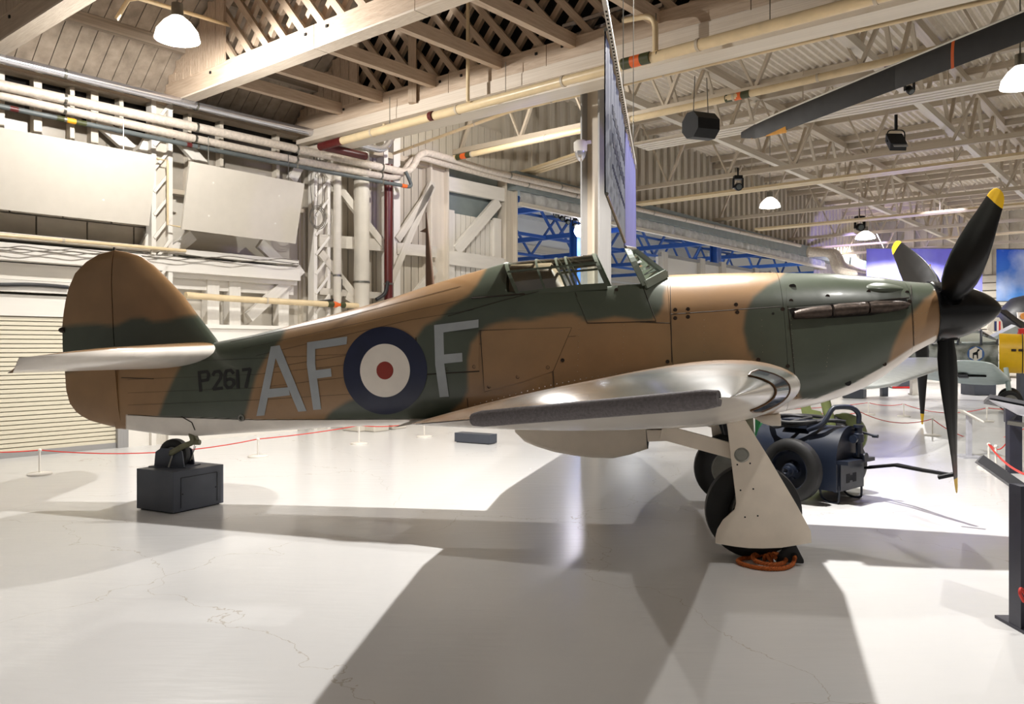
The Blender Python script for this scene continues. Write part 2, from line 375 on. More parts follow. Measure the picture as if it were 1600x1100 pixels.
# H columns either side of the folding door leaf
def hcol(s, w_, t, z1, label, mt='steel_light'):
    c = root('column', label, WD(s, t, 0))
    wobj('column_flange', s-w_/2, s-w_/2+.05, t-.16, t+.16, 0, z1, M[mt], c); wobj('column_flange', s+w_/2-.05, s+w_/2, t-.16, t+.16, 0, z1, M[mt], c)
    wobj('column_web', s-w_/2, s+w_/2, t-.03, t+.03, 0, z1, M[mt], c); return c
hcol(sx(684), .62, .08, ZE+.2, 'cream steel column left of the folding door leaf')
hcol(sx(796), .5, .08, ZE, 'cream steel column right of the folding door leaf')
d1 = root('door_1', 'cream folding hangar door leaf with one diagonal brace', WD(sx(745), .1, 0))
s0, s1 = sx(700), sx(784)
for k in range(11):
    a = s0+(s1-s0)*k/11; wobj('door_board', a, a+(s1-s0)/11-.03, .08, .14, .1, 5.0, M['white'], d1)
for y0, y1 in ((287, 305), (402, 414)): wbar('door_rail', (698, y0), (786, y1), .34, .12, .0, M['white'], d1)
wbar('door_brace', (712, 392), (778, 315), .28, .1, .0, M['white'], d1)
for px in (704, 778): wobj('door_stile', sx(px)-.14, sx(px)+.14, 0, .08, .1, 5.05, M['white'], d1)
m = MB(); wbox(m, s0, s1, .15, .25, 4.9, ZE+.1); m.build('door_head', M['lintel'], d1)
# roller shutter
d2 = root('door_2', 'cream slatted roller shutter behind the tail', WD(-1, 0, 0))
n = 30; z = .06
for k in range(n):
    h_ = 2.10/n
    bar('slat', WD(-9, .10-.02, .08+h_*(k+.5)), WD(s190-.05, .08, .08+h_*(k+.5)), .05, h_*.80, M['shutter'], d2, up=(0, 0, 1))
wobj('curtain_back', -9, s190-.05, .11, .14, .05, 2.2, mat('shutter_shade', (196, 186, 160), .6), d2)
wobj('shutter_jamb', s190-.06, s190+.12, -.02, .3, 0, 2.2, M['grey_paint'], d2); wobj('bottom_bar', -9, s190-.05, .04, .12, 0, .09, M['grey_paint'], d2)
# head of the big opening: grey box girder and plastic draught strips
li = root('trim_4', 'grey steel box girder over the hangar opening with plastic draught strip', WD(20, 0, 6))
m = MB(); wbox(m, sO0-.3, 46, -.25, .35, 5.86, 6.34); m.build('box_girder', M['lintel'], li)
m = MB(); rows = []
for k in range(241):
    s = sO0+(sO1-sO0)*k/240; o_ = .03*math.sin(k*1.1)+.02*math.sin(k*.37)
    rows.append([WD(s, -.12+o_, 5.88), WD(s, -.16+o_*1.4, 5.72), WD(s, -.12+o_, 5.55)])
m.grid(rows); m.build('draught_strip', M['curtain'], li, smooth=True)
wobj('bottom_rail', sO0, sO1, -.2, -.08, 5.46, 5.56, M['cream'], li)
wobj('upper_cladding', sO0-.3, 46.5, .25, .3, 6.34, 9.2, M['clad'], li)
s = sO0-.3
while s < 46: wobj('cladding_rib', s, s+.22, .14, .26, 6.34, 9.15, M['clad'], li); s += .5
# free-standing steel column under the tie beam
pc = zpt(932, 128, 6.02); k_ = (pc-A0).dot(E1); t_ = (pc-A0).dot(E2)
c = root('column', 'tall cream steel column behind the cockpit', (pc.x, pc.y, 0))
bar('column_flange', WD(k_-.02, t_-.17, 0), WD(k_-.02, t_-.17, 6.0), .34, .03, M['grey_paint'], c, up=E2)  # cream column: its shaded face is put into the grey of the flanges
bar('column_flange', WD(k_-.02, t_+.17, 0), WD(k_-.02, t_+.17, 6.0), .34, .03, M['grey_paint'], c, up=E2)
bar('column_web', WD(k_-.02, t_, 0), WD(k_-.02, t_, 6.0), .03, .32, M['steel'], c, up=E2)

# ---- timber roof of the near bay: boards, purlins, tie beams, lattice
SB = [zpt(20, 63, 6.05), zpt(472, 88, 6.05), zpt(650, 163, 6.05)]
SB = [(p-A0).dot(E1) for p in SB]; print('tie beams at s', SB)
SR = SB[2]+.35                                   # edge of the timber bay
def zr(t): return 6.5+3.3*(1-abs((t+12.5)/12.5)**3.2)
rf = root('ceiling', 'boarded timber roof over the near bay', WD(0, -8, 6.5))
ts = [.6-.9*k for k in range(30)]
def roofpt(s, t, o=0): return WD(s, t, zr(t)+o)
for a, b in ((-9.5, SB[0]), (SB[0], SB[1]), (SB[1], SR)):
    n = 14 if b-a < 6 else 20
    n = max(4, int((b-a)/.24))
    for k in range(n):
        s0 = a+(b-a)*k/n; s1 = a+(b-a)*(k+1)/n-.012; m = MB()
        for t0, t1 in zip(ts, ts[1:]): m.add([roofpt(s0, t0), roofpt(s1, t0), roofpt(s1, t1), roofpt(s0, t1), roofpt(s0, t0, .04), roofpt(s1, t0, .04), roofpt(s1, t1, .04), roofpt(s0, t1, .04)], [(0, 1, 2, 3), (4, 7, 6, 5), (0, 4, 5, 1), (3, 2, 6, 7), (1, 5, 6, 2), (0, 3, 7, 4)])
        m.build('roof_board', M['board'], rf)
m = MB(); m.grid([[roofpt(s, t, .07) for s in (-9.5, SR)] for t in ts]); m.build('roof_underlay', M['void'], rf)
for t in [-.55, -1.5, -2.6, -3.8, -5.0, -6.2, -7.4, -8.8, -10.2]: bar('purlin', roofpt(-9.5, t, -.08), roofpt(SR, t, -.08), .11, .19, M['board'], rf)
def truss(s, label, near):
    r_ = root('roof_truss', label, WD(s, -8, 6))
    zb = 6.05
    segs = [.1, -4.2, -6.3, -9.6, -13, -18]
    for a, b in zip(segs, segs[1:]): bar('tie_beam', WD(s, a, zb+.16), WD(s, b+.012, zb+.16), .26, .32, M['timber'], r_); bar('beam_soffit', WD(s, a, zb-.012), WD(s, b+.012, zb-.012), .26, .03, M['timber_white'], r_)
    for t in (-1.4, -4.0, -4.5, -6.1, -6.6, -9.4): bar('bolt', WD(s-.15, t, zb+.22), WD(s+.15, t, zb+.22), .04, .04, M['dark'], r_)
    m = MB()
    for a, b in zip(ts[:-4], ts[1:-3]):
        m.bar(WD(s, a, zr(a)-.16), WD(s, b, zr(b)-.16), .2, .2)
    m.build('top_chord', M['timber'], r_)
    for k in range(44):                          # two crossing layers of lattice laths
        for sg in (1, -1):
            t0 = 1.5-.46*k if sg > 0 else -.46*k-.2
            a = [t0, zb+.3]; b = None
            for q in range(1, 90):
                t = t0-sg*q*.05 if sg > 0 else t0+q*.05
                z_ = zb+.3+q*.05*1.12
                if t > .2 and sg < 0: break
                if z_ > zr(t)-.2: b = (t, z_); break
            if sg > 0 and t0 > -1.0: continue
            if b and b[1]-a[1] > .3: bar('lattice_lath', WD(s+sg*.06, a[0], a[1]), WD(s+sg*.06, b[0], b[1]), .07, .11, M['timber'], r_)
    for k in range(7):                           # boarded gusset at the wall end
        t0 = -.0-.26*k; z1 = zr(t0-.13)-.1
        wob = bar('gusset_board', WD(s-.12, t0-.13, zb+.3), WD(s-.12, t0-.13, z1), .24, .04, M['timber'], r_, up=(E1.x, E1.y, 0))
    return r_
truss(SB[0], 'timber lattice truss at the upper left corner', True)
truss(SB[1], 'timber lattice truss beside the bright lamp', True)
t3 = truss(SB[2], 'timber lattice truss over the cockpit at the edge of the steel roof', False)
bar('packing_beam', WD(SB[2]+.02, .1, 5.93), WD(SB[2]+.02, -18, 5.93), .34, .2, M['timber_white'], t3)
bar('steel_flange', WD(SB[2]+.24, .1, 5.74), WD(SB[2]+.24, -18, 5.74), .42, .1, M['steel_light'], t3)
bar('steel_web', WD(SB[2]+.36, .1, 6.1), WD(SB[2]+.36, -18, 6.1), .05, .7, M['steel_light'], t3)
bar('dark_void_sheet', WD(SB[2]+.3, .1, 7.6), WD(SB[2]+.3, -20, 7.6), .03, 2.3, M['void'], t3)  # added dark sheet, its colour stands in for the unlit space behind the laths
tp = zpt(652, 168, 5.95); tpt = (tp-A0).dot(E2); bar('truss_post', WD(SB[2]-.2, tpt, 6.0), WD(SB[2]-.2, tpt, 7.7), .14, .14, M['timber'], t3)
st = root('roof_struts', 'pale timber struts tying the lattice trusses together', WD(5, -5, 6.3))
for px, py in ((580, 172), (628, 150), (707, 125), (800, 92), (912, 58), (1040, 20)):
    p = zpt(px, py, 6.45); t = (p-A0).dot(E2)
    bar('strut', WD(SB[1], t, 6.3), WD(SB[2], t, 6.3), .12, .2, M['timber'], st); pass

# ---- steel roof of the far bays
ZD = 8.9
dk = root('roof_2', 'corrugated steel roof deck on painted purlins', WD(25, -15, ZD))
S_END = 46.0
for a in range(4):
    s0 = SR-.2+(S_END-SR)*a/4; s1 = SR-.2+(S_END-SR)*(a+1)/4; m = MB(); rows = []
    for k in range(190):
        t = .4-.05*0-k*.19
        for dt, dz in ((0, 0), (.05, .07), (.10, .07), (.15, 0)): rows.append([WD(s0, t-dt, ZD+dz), WD(s1, t-dt, ZD+dz)])
    m.grid(rows); m.build('roof_sheet', M['deck'], dk)
s = SR+.8
while s < S_END: bar('purlin', WD(s, .4, ZD-.1), WD(s, -36, ZD-.1), .10, .18, M['steel'], dk); s += 2.5
def girder_t(s, z0, z1, label, step=1.9):
    g = root('roof_girder', label, WD(s, -10, z0))
    bar('bottom_chord', WD(s, .3, z0), WD(s, -36, z0), .12, .12, M['steel'], g); bar('top_chord', WD(s, .3, z1), WD(s, -36, z1), .2, .2, M['steel'], g)
    t = 0; k = 0
    while t > -34:
        bar('web_member', WD(s, t, z0), WD(s, t-step/2, z1), .06, .08, M['steel'], g, up=E1); bar('web_member', WD(s, t-step/2, z1), WD(s, t-step, z0), .04, .06, M['steel'], g, up=E1); t -= step
    return g
GS = [10.2, 17.2, 24.6, 32, 39.5]
for s, nm in zip(GS, ('first', 'second', 'third', 'fourth', 'fifth')): girder_t(s, 6.55, 8.6, nm+' steel lattice girder counted from the timber bay')
def girder_s(t, z0, z1, label, step=2.3):
    g = root('roof_girder', label, WD(20, t, z0))
    bar('bottom_chord', WD(SR, t, z0), WD(S_END, t, z0), .15, .16, M['steel_light'], g); bar('top_chord', WD(SR, t, z1), WD(S_END, t, z1), .2, .2, M['steel'], g)
    s = SR
    while s < S_END-step: bar('web_member', WD(s, t, z0), WD(s+step/2, t, z1), .07, .08, M['steel'], g, up=E2); bar('web_member', WD(s+step/2, t, z1), WD(s+step, t, z0), .07, .08, M['steel'], g, up=E2); s += step
    return g
for t, nm in zip((-4.7, -9.4, -14.2, -19.5), ('first', 'second', 'third', 'fourth')): girder_s(t, 7.0, 8.6, nm+' long roof girder counted from the left wall')
# lighting battens / cable trays hung across
for i, (a, b, z, n, lb) in enumerate((((992, 226), (1600, 98), 6.3, 4, 'wide pale cable tray behind the black loudspeaker'), ((992, 318), (1600, 228), 6.2, 3, 'long pale lighting track passing under the moving head lamp'),
        ((1180, 358), (1600, 306), 6.2, 3, 'far pale lighting track behind the upper propeller blade'), ((1262, 388), (1600, 363), 6.2, 2, 'farthest pale lighting track near the end wall'),
        ((790, 278), (905, 240), 6.4, 3, 'short pale tray left of the tall column'))):
    p, q = zpt(*a, z), zpt(*b, z)
    if i < 4: dirv = -E2; L_ = (q-p).dot(dirv); q = p+dirv*(L_+4)
    r_ = tag(bpy.data.objects.new('cable_tray', None), lb, 'cable tray', 'cable trays under the steel roof'); C.objects.link(r_); r_.location = (p+q)/2
    for k in range(n): bar('tray_rail', p+E1*k*.17, q+E1*k*.17, .13, .07, M['pipe_cream' if i else 'steel_light'], r_)
    L_ = (q-p).length; k = 1.2
    while k < L_: bar('hanger', p+(q-p)*k/L_+E1*.1, p+(q-p)*k/L_+E1*.1+Z3*.9, .02, .02, M['steel'], r_); k += 2.6
# far end wall
ew = root('wall_far', 'far end wall with ribbed cladding above pale boarding', WD(S_END, -15, 0))
m = MB(); m.box(WD(S_END+.3, -18, 4.6), E1*.1, E2*20, Z3*4.6); m.build('wall_base', M['clad'], ew)
t = 1
while t > -36: bar('cladding_rib', WD(S_END+.1, t, 5.6), WD(S_END+.1, t, 9), .35, .2, M['clad'], ew, up=E1); t -= .8
z = .3
while z < 5.5: bar('boarding', WD(S_END+.1, 1, z), WD(S_END+.1, -36, z), .2, .36, M['cream'], ew); z += .42
for t in (-1.5, -8.5, -15.5): bar('wall_post', WD(S_END-.1, t, 0), WD(S_END-.1, t, 9), .5, .3, M['steel_light'], ew, up=E1)

# ---- the neighbouring hall seen through the opening
nh = root('wall_back', 'pale profiled back wall of the neighbouring hall', WD(22, 14, 0))
wobj('wall_base', 2, 60, 18, 18.3, 0, 12, mat('far_hall_wall', (232, 232, 232), .6), nh)
z = .4
while z < 8: wobj('siding_strip', 2, 60, 17.85, 18, z, z+.42, M['cream'], nh); z += .6
m = MB(); wbox(m, 2, 60, .5, 18, 9.6, 9.8); m.build('hall_roof', mat('far_hall_roof', (225, 225, 226), .7), nh)
bt = root('roof_truss', 'bright blue tubular roof trusses of the neighbouring hall', WD(24, 8, 6))
for t in (3.5, 8.5, 13.5):
    for z in (6.6, 8.8): bar('chord', WD(8, t, z), WD(58, t, z), .13, .13, M['blue'], bt)
    s = 8
    while s < 56: bar('web_member', WD(s, t, 6.6), WD(s+2.2, t, 8.8), .10, .10, M['blue'], bt, up=E2); bar('web_member', WD(s+2.2, t, 8.8), WD(s+4.4, t, 6.6), .10, .10, M['blue'], bt, up=E2); s += 4.4
s = 12
while s < 56: bar('cross_beam', WD(s, .6, 6.6), WD(s, 17.8, 6.6), .2, .2, M['blue'], bt); bar('cross_brace', WD(s, .6, 6.6), WD(s+6, 13.5, 8.8), .13, .13, M['blue'], bt); s += 6.4
for px, t in ((901, 6), (1118, 5)):
    s = sx(px, t); c = root('column', 'bright blue column in the neighbouring hall '+('left of the tall banner' if px < 1000 else 'right of the windscreen'), WD(s, t, 0))
    wobj('column_flange', s-.25, s+.25, t-.2, t-.15, 0, 9, M['blue'], c); wobj('column_flange', s-.25, s+.25, t+.15, t+.2, 0, 9, M['blue'], c); wobj('column_web', s-.04, s+.04, t-.2, t+.2, 0, 9, M['blue'], c)
d3 = root('door_3', 'white panelled hangar door leaf standing in the opening', WD(sx(1150), 2, 0))
a, b = sx(1030, 2), sx(1262, 2)
wobj('door_panel', a, b, 2.05, 2.15, 0, 5.2, M['white'], d3)
for px in (1036, 1095, 1128, 1180, 1205, 1258): s = sx(px, 2); wobj('door_stile', s-.22, s+.22, 1.9, 2.05, 0, 5.4, M['cream'], d3)
for z in (3.9, 5.2): wobj('door_rail', a, b, 1.95, 2.05, z, z+.12, M['grey_paint'], d3)
# ------------------------------------------------------------------ the fighter: u forward from the spinner tip, v to starboard (near side), w up
PSI, TH = .18076, .06158
AO = Vector((4.40349, 7.36709, 2.06823))
AU = Vector((math.cos(PSI)*math.cos(TH), -math.sin(PSI)*math.cos(TH), math.sin(TH)))
AV = Vector((-math.sin(PSI), -math.cos(PSI), 0)); AW = AV.cross(AU); AW = AW if AW.z > 0 else -AW
def A(u, v, w_): return AO+AU*u+AV*v+AW*w_
def T(px, py, v):                                # pixel seen on the plane at v -> (u, w)
    d = ray(px, py); t = (v-(EYE-AO).dot(AV))/d.dot(AV); q = EYE+d*t-AO
    return q.dot(AU), q.dot(AW)
def loc3(p): q = Vector(p)-AO; return q.dot(AU), q.dot(AV), q.dot(AW)
nA, nU, nV, nW = (np.array(x) for x in (AO, AU, AV, AW))
def proj(u, v, w_):
    P = nA+np.outer(u, nU)+np.outer(v, nV)+np.outer(w_, nW)
    return 800+F*P[:, 0]/P[:, 1], 540-F*(P[:, 2]-H)/P[:, 1]
def table(px_list, v=0): a = sorted(T(x, y, v) for x, y in px_list); return np.array([p[0] for p in a]), np.array([p[1] for p in a])
TOPu, TOPw = table([(188, 556), (260, 545), (341, 534), (400, 522.5), (470, 505), (550, 484), (600, 470), (675, 445), (735, 427), (765, 418.5), (791, 410.5),
                    (860, 407), (930, 408), (1000, 417), (1045, 430), (1120, 427.5), (1200, 426.5), (1300, 428), (1375, 434), (1415, 440), (1450, 442.5)])
CUTu, CUTw = table([(700, 380), (796, 380), (797, 411), (803, 460), (860, 457), (950, 451.5), (1003, 447), (1030, 437), (1044, 430), (1046, 380), (1100, 380)])   # cockpit sill
BOTu, BOTw = table([(190, 670), (266, 680), (313, 681), (400, 675), (540, 666), (650, 662), (830, 668), (1000, 664), (1200, 647), (1275, 631), (1320, 617), (1350, 605), (1375, 590), (1400, 572), (1425, 552), (1450, 538.5), (1461, 535)])
Bu = np.array([-8.95, -8.5, -7.8, -7, -6, -5, -4.2, -3.4, -2.8, -2.2, -1.6, -1.1, -.8, -.6])
Bb = np.array([.05, .12, .21, .29, .38, .445, .475, .48, .465, .44, .405, .355, .31, .275])
Nu = np.array([-9, -5.2, -4.3, -3.0, -2.2, -1.2, -.6]); Nt = np.array([2.2, 2.15, 2.1, 2.1, 2.3, 2.3, 2.0]); Nl = np.array([2.6, 2.8, 3.2, 3.2, 3.0, 2.4, 2.0])
def sect(u):
    wt, wb = np.interp(u, TOPu, TOPw), np.interp(u, BOTu, BOTw); k = np.interp(u, [-9, -3, -1.2, -.6], [.45, .45, .5, .5])
    return wt, wb, wb+k*(wt-wb), np.interp(u, Bu, Bb), np.interp(u, Nu, Nt), np.interp(u, Nu, Nl)
def hw(u, w_):
    wt, wb, wm, b, nt_, nl_ = sect(u)
    a, n = (wt-wm, nt_) if w_ > wm else (wm-wb, nl_)
    k = min(1, abs((w_-wm)/max(a, 1e-4))); return b*(1-k**n)**(1/n)
def hit(px, py, off=0):
    v = .35
    for _ in range(14):
        u, w_ = T(px, py, v); v = .5*v+.5*(hw(u, w_)+off)
    u, w_ = T(px, py, v); return u, v, w_
# --- paint scheme traced as areas of colour on the near side, mirrored to the far side
BROWN, GREEN, PALE = lin((142, 110, 76)), lin((68, 74, 62)), lin((224, 216, 206))
POLY = {'green': [
    [(80, 512), (120, 507), (150, 506), (180, 509), (205, 497), (225, 496), (240, 502), (262, 500), (285, 494), (320, 490), (345, 515), (420, 505), (446, 515), (440, 530), (417, 557), (400, 588), (390, 625), (380, 660), (244, 660),
     (256, 625), (272, 590), (287, 562), (300, 552), (250, 545), (200, 560), (185, 572), (130, 572), (80, 590)],
    [(505, 662), (511, 650), (520, 641), (540, 629), (556, 622), (575, 612), (610, 590), (640, 545), (651, 526), (663, 509), (688, 496), (701, 481), (732, 461), (745, 445), (757, 424), (770, 400), (1060, 375), (1047, 432), (1040, 450), (1037, 462), (1037, 475), (1030, 489),
     (1018, 500), (1000, 501), (980, 497), (960, 495), (940, 499), (917, 502), (907, 497), (895, 491), (875, 491), (850, 496), (825, 502), (800, 500), (775, 505), (757, 513), (747, 523), (736, 537), (731, 562), (731, 590), (731, 610), (722, 630), (706, 642), (698, 662)],
    [(1235, 415), (1216, 436), (1198, 446), (1177, 464), (1165, 487), (1161, 515), (1168, 545), (1175, 558), (1190, 570), (1215, 582), (1245, 605), (1260, 650), (1400, 650), (1386, 574), (1390, 560), (1396, 540), (1405, 520), (1414, 502), (1424, 491), (1436, 478), (1444, 468), (1456, 461), (1470, 440), (1440, 425), (1330, 418)]],
    'pale': [[(197, 648.5), (250, 651.5), (400, 656), (500, 656.5), (630, 655), (700, 654), (760, 668), (1180, 668), (1235, 624), (1275, 623), (1332, 600), (1375, 576), (1400, 560), (1427, 542), (1445, 533), (1463, 524), (1470, 620), (1300, 720), (700, 740), (197, 740)]]}
def sdist(x, y, poly):                           # signed distance in px, positive inside
    P = np.array(poly, float); Q = np.roll(P, -1, 0); d = np.full(x.shape, 1e9); ins = np.zeros(x.shape, bool)
    for (ax, ay), (bx, by) in zip(P, Q):
        ex, ey = bx-ax, by-ay; t = np.clip(((x-ax)*ex+(y-ay)*ey)/(ex*ex+ey*ey+1e-9), 0, 1)
        d = np.minimum(d, (x-ax-t*ex)**2+(y-ay-t*ey)**2)
        c = (ay > y) != (by > y); ins ^= c & (x < (bx-ax)*(y-ay)/((by-ay) if by != ay else 1e-9)+ax)
    d = np.sqrt(d); return np.where(ins, d, -d)
def paint(pts):                                  # world points -> paint colours
    P = np.array([tuple(p) for p in pts])-nA; u, v, w_ = P@nU, np.abs(P@nV), P@nW
    x, y = proj(u, v, w_)
    g = np.full(x.shape, -99.)
    for po in POLY['green']: g = np.maximum(g, sdist(x, y, po))
    g = np.clip(g/9+.5, 0, 1); g = (g*g*(3-2*g))[:, None]
    c = np.array(BROWN)*(1-g)+np.array(GREEN)*g
    q = np.clip(sdist(x, y, POLY['pale'][0])/1.6+.5, 0, 1)[:, None]
    c = c*(1-q)+np.array(PALE)*q
    return np.hstack([c, np.ones((len(c), 1))])
def painted(mb, name, rt, angle=40, m=None): return mb.build(name, m or M['paint'], rt, smooth=True, colors=paint(mb.v), angle=angle)

gw = A(-2.415, 0, -1.8); fighter = thing('fighter_aircraft', 'brown and green camouflaged propeller fighter with grey code letters AF F', 'aircraft', (gw.x, gw.y, 0))
def loft(u0, u1, name, nst, nr=150):
    m = MB(); rows = []
    for u in np.linspace(u0, u1, nst):
        wt, wb, wm, b, nt_, nl_ = sect(u); r = []; cut = np.interp(u, CUTu, CUTw) if CUTu[0] < u < CUTu[-1] else 9
        for k in range(nr):
            a = 2*math.pi*k/nr; c_, s_ = math.cos(a), math.sin(a); n = nt_ if s_ > 0 else nl_
            r.append(A(u, b*math.copysign(abs(c_)**(2/n), c_), min(cut, wm+(wt-wm if s_ > 0 else wm-wb)*math.copysign(abs(s_)**(2/n), s_))))
        rows.append(r+[r[0]])
    m.grid(rows); n = nr+1
    m.f.append(list(range(nr))); m.f.append([(nst-1)*n+k for k in range(nr)])
    return painted(m, name, fighter, 50)
uA, uB, uC = hit(1047, 500)[0], hit(1226, 500)[0], hit(1424, 470)[0]
loft(-8.93, uA-.002, 'fuselage', 500); loft(uA+.001, uB-.002, 'cowling_panel', 90); loft(uB+.001, uC-.002, 'engine_cowling', 100); loft(uC+.001, -.60, 'nose_ring', 30)
# --- raised access panels following the skin
def lerp_poly(pl, t):
    d = [0]
    for a, b in zip(pl, pl[1:]): d.append(d[-1]+math.hypot(b[0]-a[0], b[1]-a[1]))
    t *= d[-1]
    for i in range(len(pl)-1):
        if t <= d[i+1]+1e-6: k = (t-d[i])/(d[i+1]-d[i]+1e-9); return pl[i][0]+(pl[i+1][0]-pl[i][0])*k, pl[i][1]+(pl[i+1][1]-pl[i][1])*k
    return pl[-1]
def patch(name, top, bot, off=.006, nx=60, ny=24, m=None, rt=None, depth=.012):
    mb = MB(); rows = []
    for j in range(-1, ny+2):
        r = []
        for i in range(-1, nx+2):
            ii, jj = min(max(i, 0), nx)/nx, min(max(j, 0), ny)/ny
            a, b = lerp_poly(top, ii), lerp_poly(bot, ii); px, py = a[0]+(b[0]-a[0])*jj, a[1]+(b[1]-a[1])*jj
            edge = i in (-1, nx+1) or j in (-1, ny+1)
            u, v, w_ = hit(px, py); r.append(A(u, v+(off-depth if edge else off), w_))
        rows.append(r)
    mb.grid(rows)
    if m: return mb.build(name, m, rt or fighter, smooth=True)
    return painted(mb, name, rt or fighter)
patch('access_panel', [(651, 527), (680, 520), (748, 516.5)], [(652, 585), (700, 581.5), (749, 579)])
patch('side_panel', [(752, 517), (822, 514), (893, 512)], [(757, 612), (818, 596), (864, 580)])
patch('cockpit_door', [(901, 464), (950, 459), (1006, 456)], [(918, 504), (970, 503), (1024, 501)])
patch('top_cowl_panel', [(1229, 447), (1300, 446), (1419, 450)], [(1229, 479), (1320, 473), (1421, 464)], off=.004)
# --- codes, roundel, serial
def decal(name, quads, m, off=.009, nx=14, ny=6):
    mb = MB()
    for q in quads:
        a, b, c, d = q; rows = []
        for j in range(ny+1):
            r = []
            for i in range(nx+1):
                s, t = i/nx, j/ny
                x = (a[0]*(1-s)+b[0]*s)*(1-t)+(d[0]*(1-s)+c[0]*s)*t; y = (a[1]*(1-s)+b[1]*s)*(1-t)+(d[1]*(1-s)+c[1]*s)*t
                u, v, w_ = hit(x, y); r.append(A(u, v+off, w_))
            rows.append(r)
        mb.grid(rows)
    return mb.build(name, m, fighter, smooth=True)
def cr(*p): return [(400+x/4, 450+y/4) for x, y in p]
o = decal('code_letter', [cr((5, 800), (95, 366), (140, 362), (55, 796)), cr((95, 366), (150, 358), (318, 768), (266, 773)), cr((70, 632), (205, 620), (215, 670), (62, 688))], M['letter']); o['label'] = 'grey code letter A'
o = decal('code_letter', [cr((322, 340), (372, 335), (372, 475), (320, 480)), cr((320, 480), (372, 475), (410, 758), (360, 762)), cr((322, 340), (572, 303), (568, 352), (345, 386)), cr((368, 515), (470, 502), (475, 553), (368, 568))], M['letter']); o['label'] = 'grey code letter F behind the roundel'
o = decal('code_letter', [cr((1115, 232), (1172, 225), (1178, 470), (1122, 480)), cr((1122, 480), (1178, 470), (1208, 678), (1150, 682)), cr((1115, 232), (1392, 197), (1392, 247), (1150, 281)), cr((1172, 416), (1290, 405), (1292, 460), (1172, 473))], M['letter'], off=.0105); o['label'] = 'grey code letter F ahead of the roundel'
def disc(name, c, r0, r1, m, off):
    mb = MB(); rows = []
    for j in range(9):
        k = j/8; rows.append([A(*(lambda h: (h[0], h[1]+off, h[2]))(hit(c[0]+math.cos(a)*(r0[0]+(r1[0]-r0[0])*k), c[1]+math.sin(a)*(r0[1]+(r1[1]-r0[1])*k)))) for a in [2*math.pi*i/96 for i in range(97)]])
    mb.grid(rows); return mb.build(name, m, fighter, smooth=True)
disc('roundel_ring', (602.3, 579), (39, 41.7), (65.5, 68.5), M['roundel_blue'], .0095)
disc('roundel_ring', (602, 578.8), (13.2, 14), (39, 41.7), M['roundel_white'], .0095)
disc('roundel_centre', (601.6, 578.8), (.05, .05), (13.2, 14), M['roundel_red'], .0095)
def stroke(pts, wd=4.8):
    q = []
    for (ax, ay), (bx, by) in zip(pts, pts[1:]):
        L = math.hypot(bx-ax, by-ay); ex, ey = (bx-ax)/L, (by-ay)/L; nx, ny = -ey*wd/2, ex*wd/2; ax, ay, bx, by = ax-ex, ay-ey, bx+ex, by+ey
        q.append(((ax+nx, ay+ny), (bx+nx, by+ny), (bx-nx, by-ny), (ax-nx, ay-ny)))
    return q
for ch, st_ in (('P', [[(311.5, 581), (314, 611)], [(311.5, 582), (324, 580.5), (326.5, 585), (325, 593.5), (313, 595.5)]]), ('2', [[(333, 586), (336, 581), (343, 580), (346, 584.5), (345, 591), (334, 608), (347.5, 606.5)]]),
                ('6', [[(365, 583), (361, 578.5), (354, 579.5), (351.5, 586), (352, 601), (356, 606), (362, 605), (366, 600), (365, 594), (360, 592), (353, 594)]]), ('1', [[(371, 578.5), (372.3, 606)]]), ('7', [[(379.5, 578), (391, 576.5), (384.5, 605)]])):
    o = decal('serial_character', [q for s in st_ for q in stroke(s)], M['serial'], off=.006, nx=4, ny=2); o['label'] = 'black serial character '+ch
# --- joints and fasteners
mb = MB()
def seam(pts, r=.0032, n=8):
    dense = []
    for a, b in zip(pts, pts[1:]):
        k = max(1, int(math.hypot(b[0]-a[0], b[1]-a[1])/6)); dense += [(a[0]+(b[0]-a[0])*i/k, a[1]+(b[1]-a[1])*i/k) for i in range(k)]
    dense.append(pts[-1]); mb.tube([A(*(lambda h: (h[0], h[1]+.003, h[2]))(hit(*p))) for p in dense], r, 5)
seam([(651, 586), (749, 580)], .005); seam([(650, 527), (652, 586)]); seam([(750, 516), (757, 612), (864, 580), (893, 512), (750, 516.5)])
seam([(700, 494), (790, 468), (855, 452)], .003); seam([(899, 457), (918, 505), (1025, 502), (1005, 449)]); seam([(737, 466), (820, 459)], .007)
seam([(1047, 436), (1050, 566)]); seam([(1048, 491), (1220, 479)]); seam([(200, 648), (250, 651), (400, 656), (640, 655)]); seam([(1231, 478), (1245, 620)]); seam([(1231, 483), (1420, 465)], .005)
seam([(1423, 446), (1428, 540)]); seam([(730, 622), (732, 644)]); seam([(864, 580), (866, 610)]); seam([(1000, 503), (1047, 505)])
seam([(284, 651), (300, 660), (305, 672)], .006); seam([(190, 590), (240, 592)], .004)
for y0, y1 in ((560, 561), (585, 572), (606, 590), (625, 610)): seam([(200, y0+8), (400, y0), (640, y1-12 if y1 < 600 else y1)], .0012)
for pts in ([(360, 534), (520, 500), (720, 447)], [(380, 545), (560, 505), (750, 462)], [(400, 556), (640, 500), (740, 484)], [(420, 575), (560, 552)], [(660, 545), (900, 525)], [(760, 540), (880, 536)], [(760, 565), (868, 558)]): seam(pts, .0013)
o = mb.build('panel_joints', M['seam'], fighter); o['kind'] = 'stuff'
mb = MB()
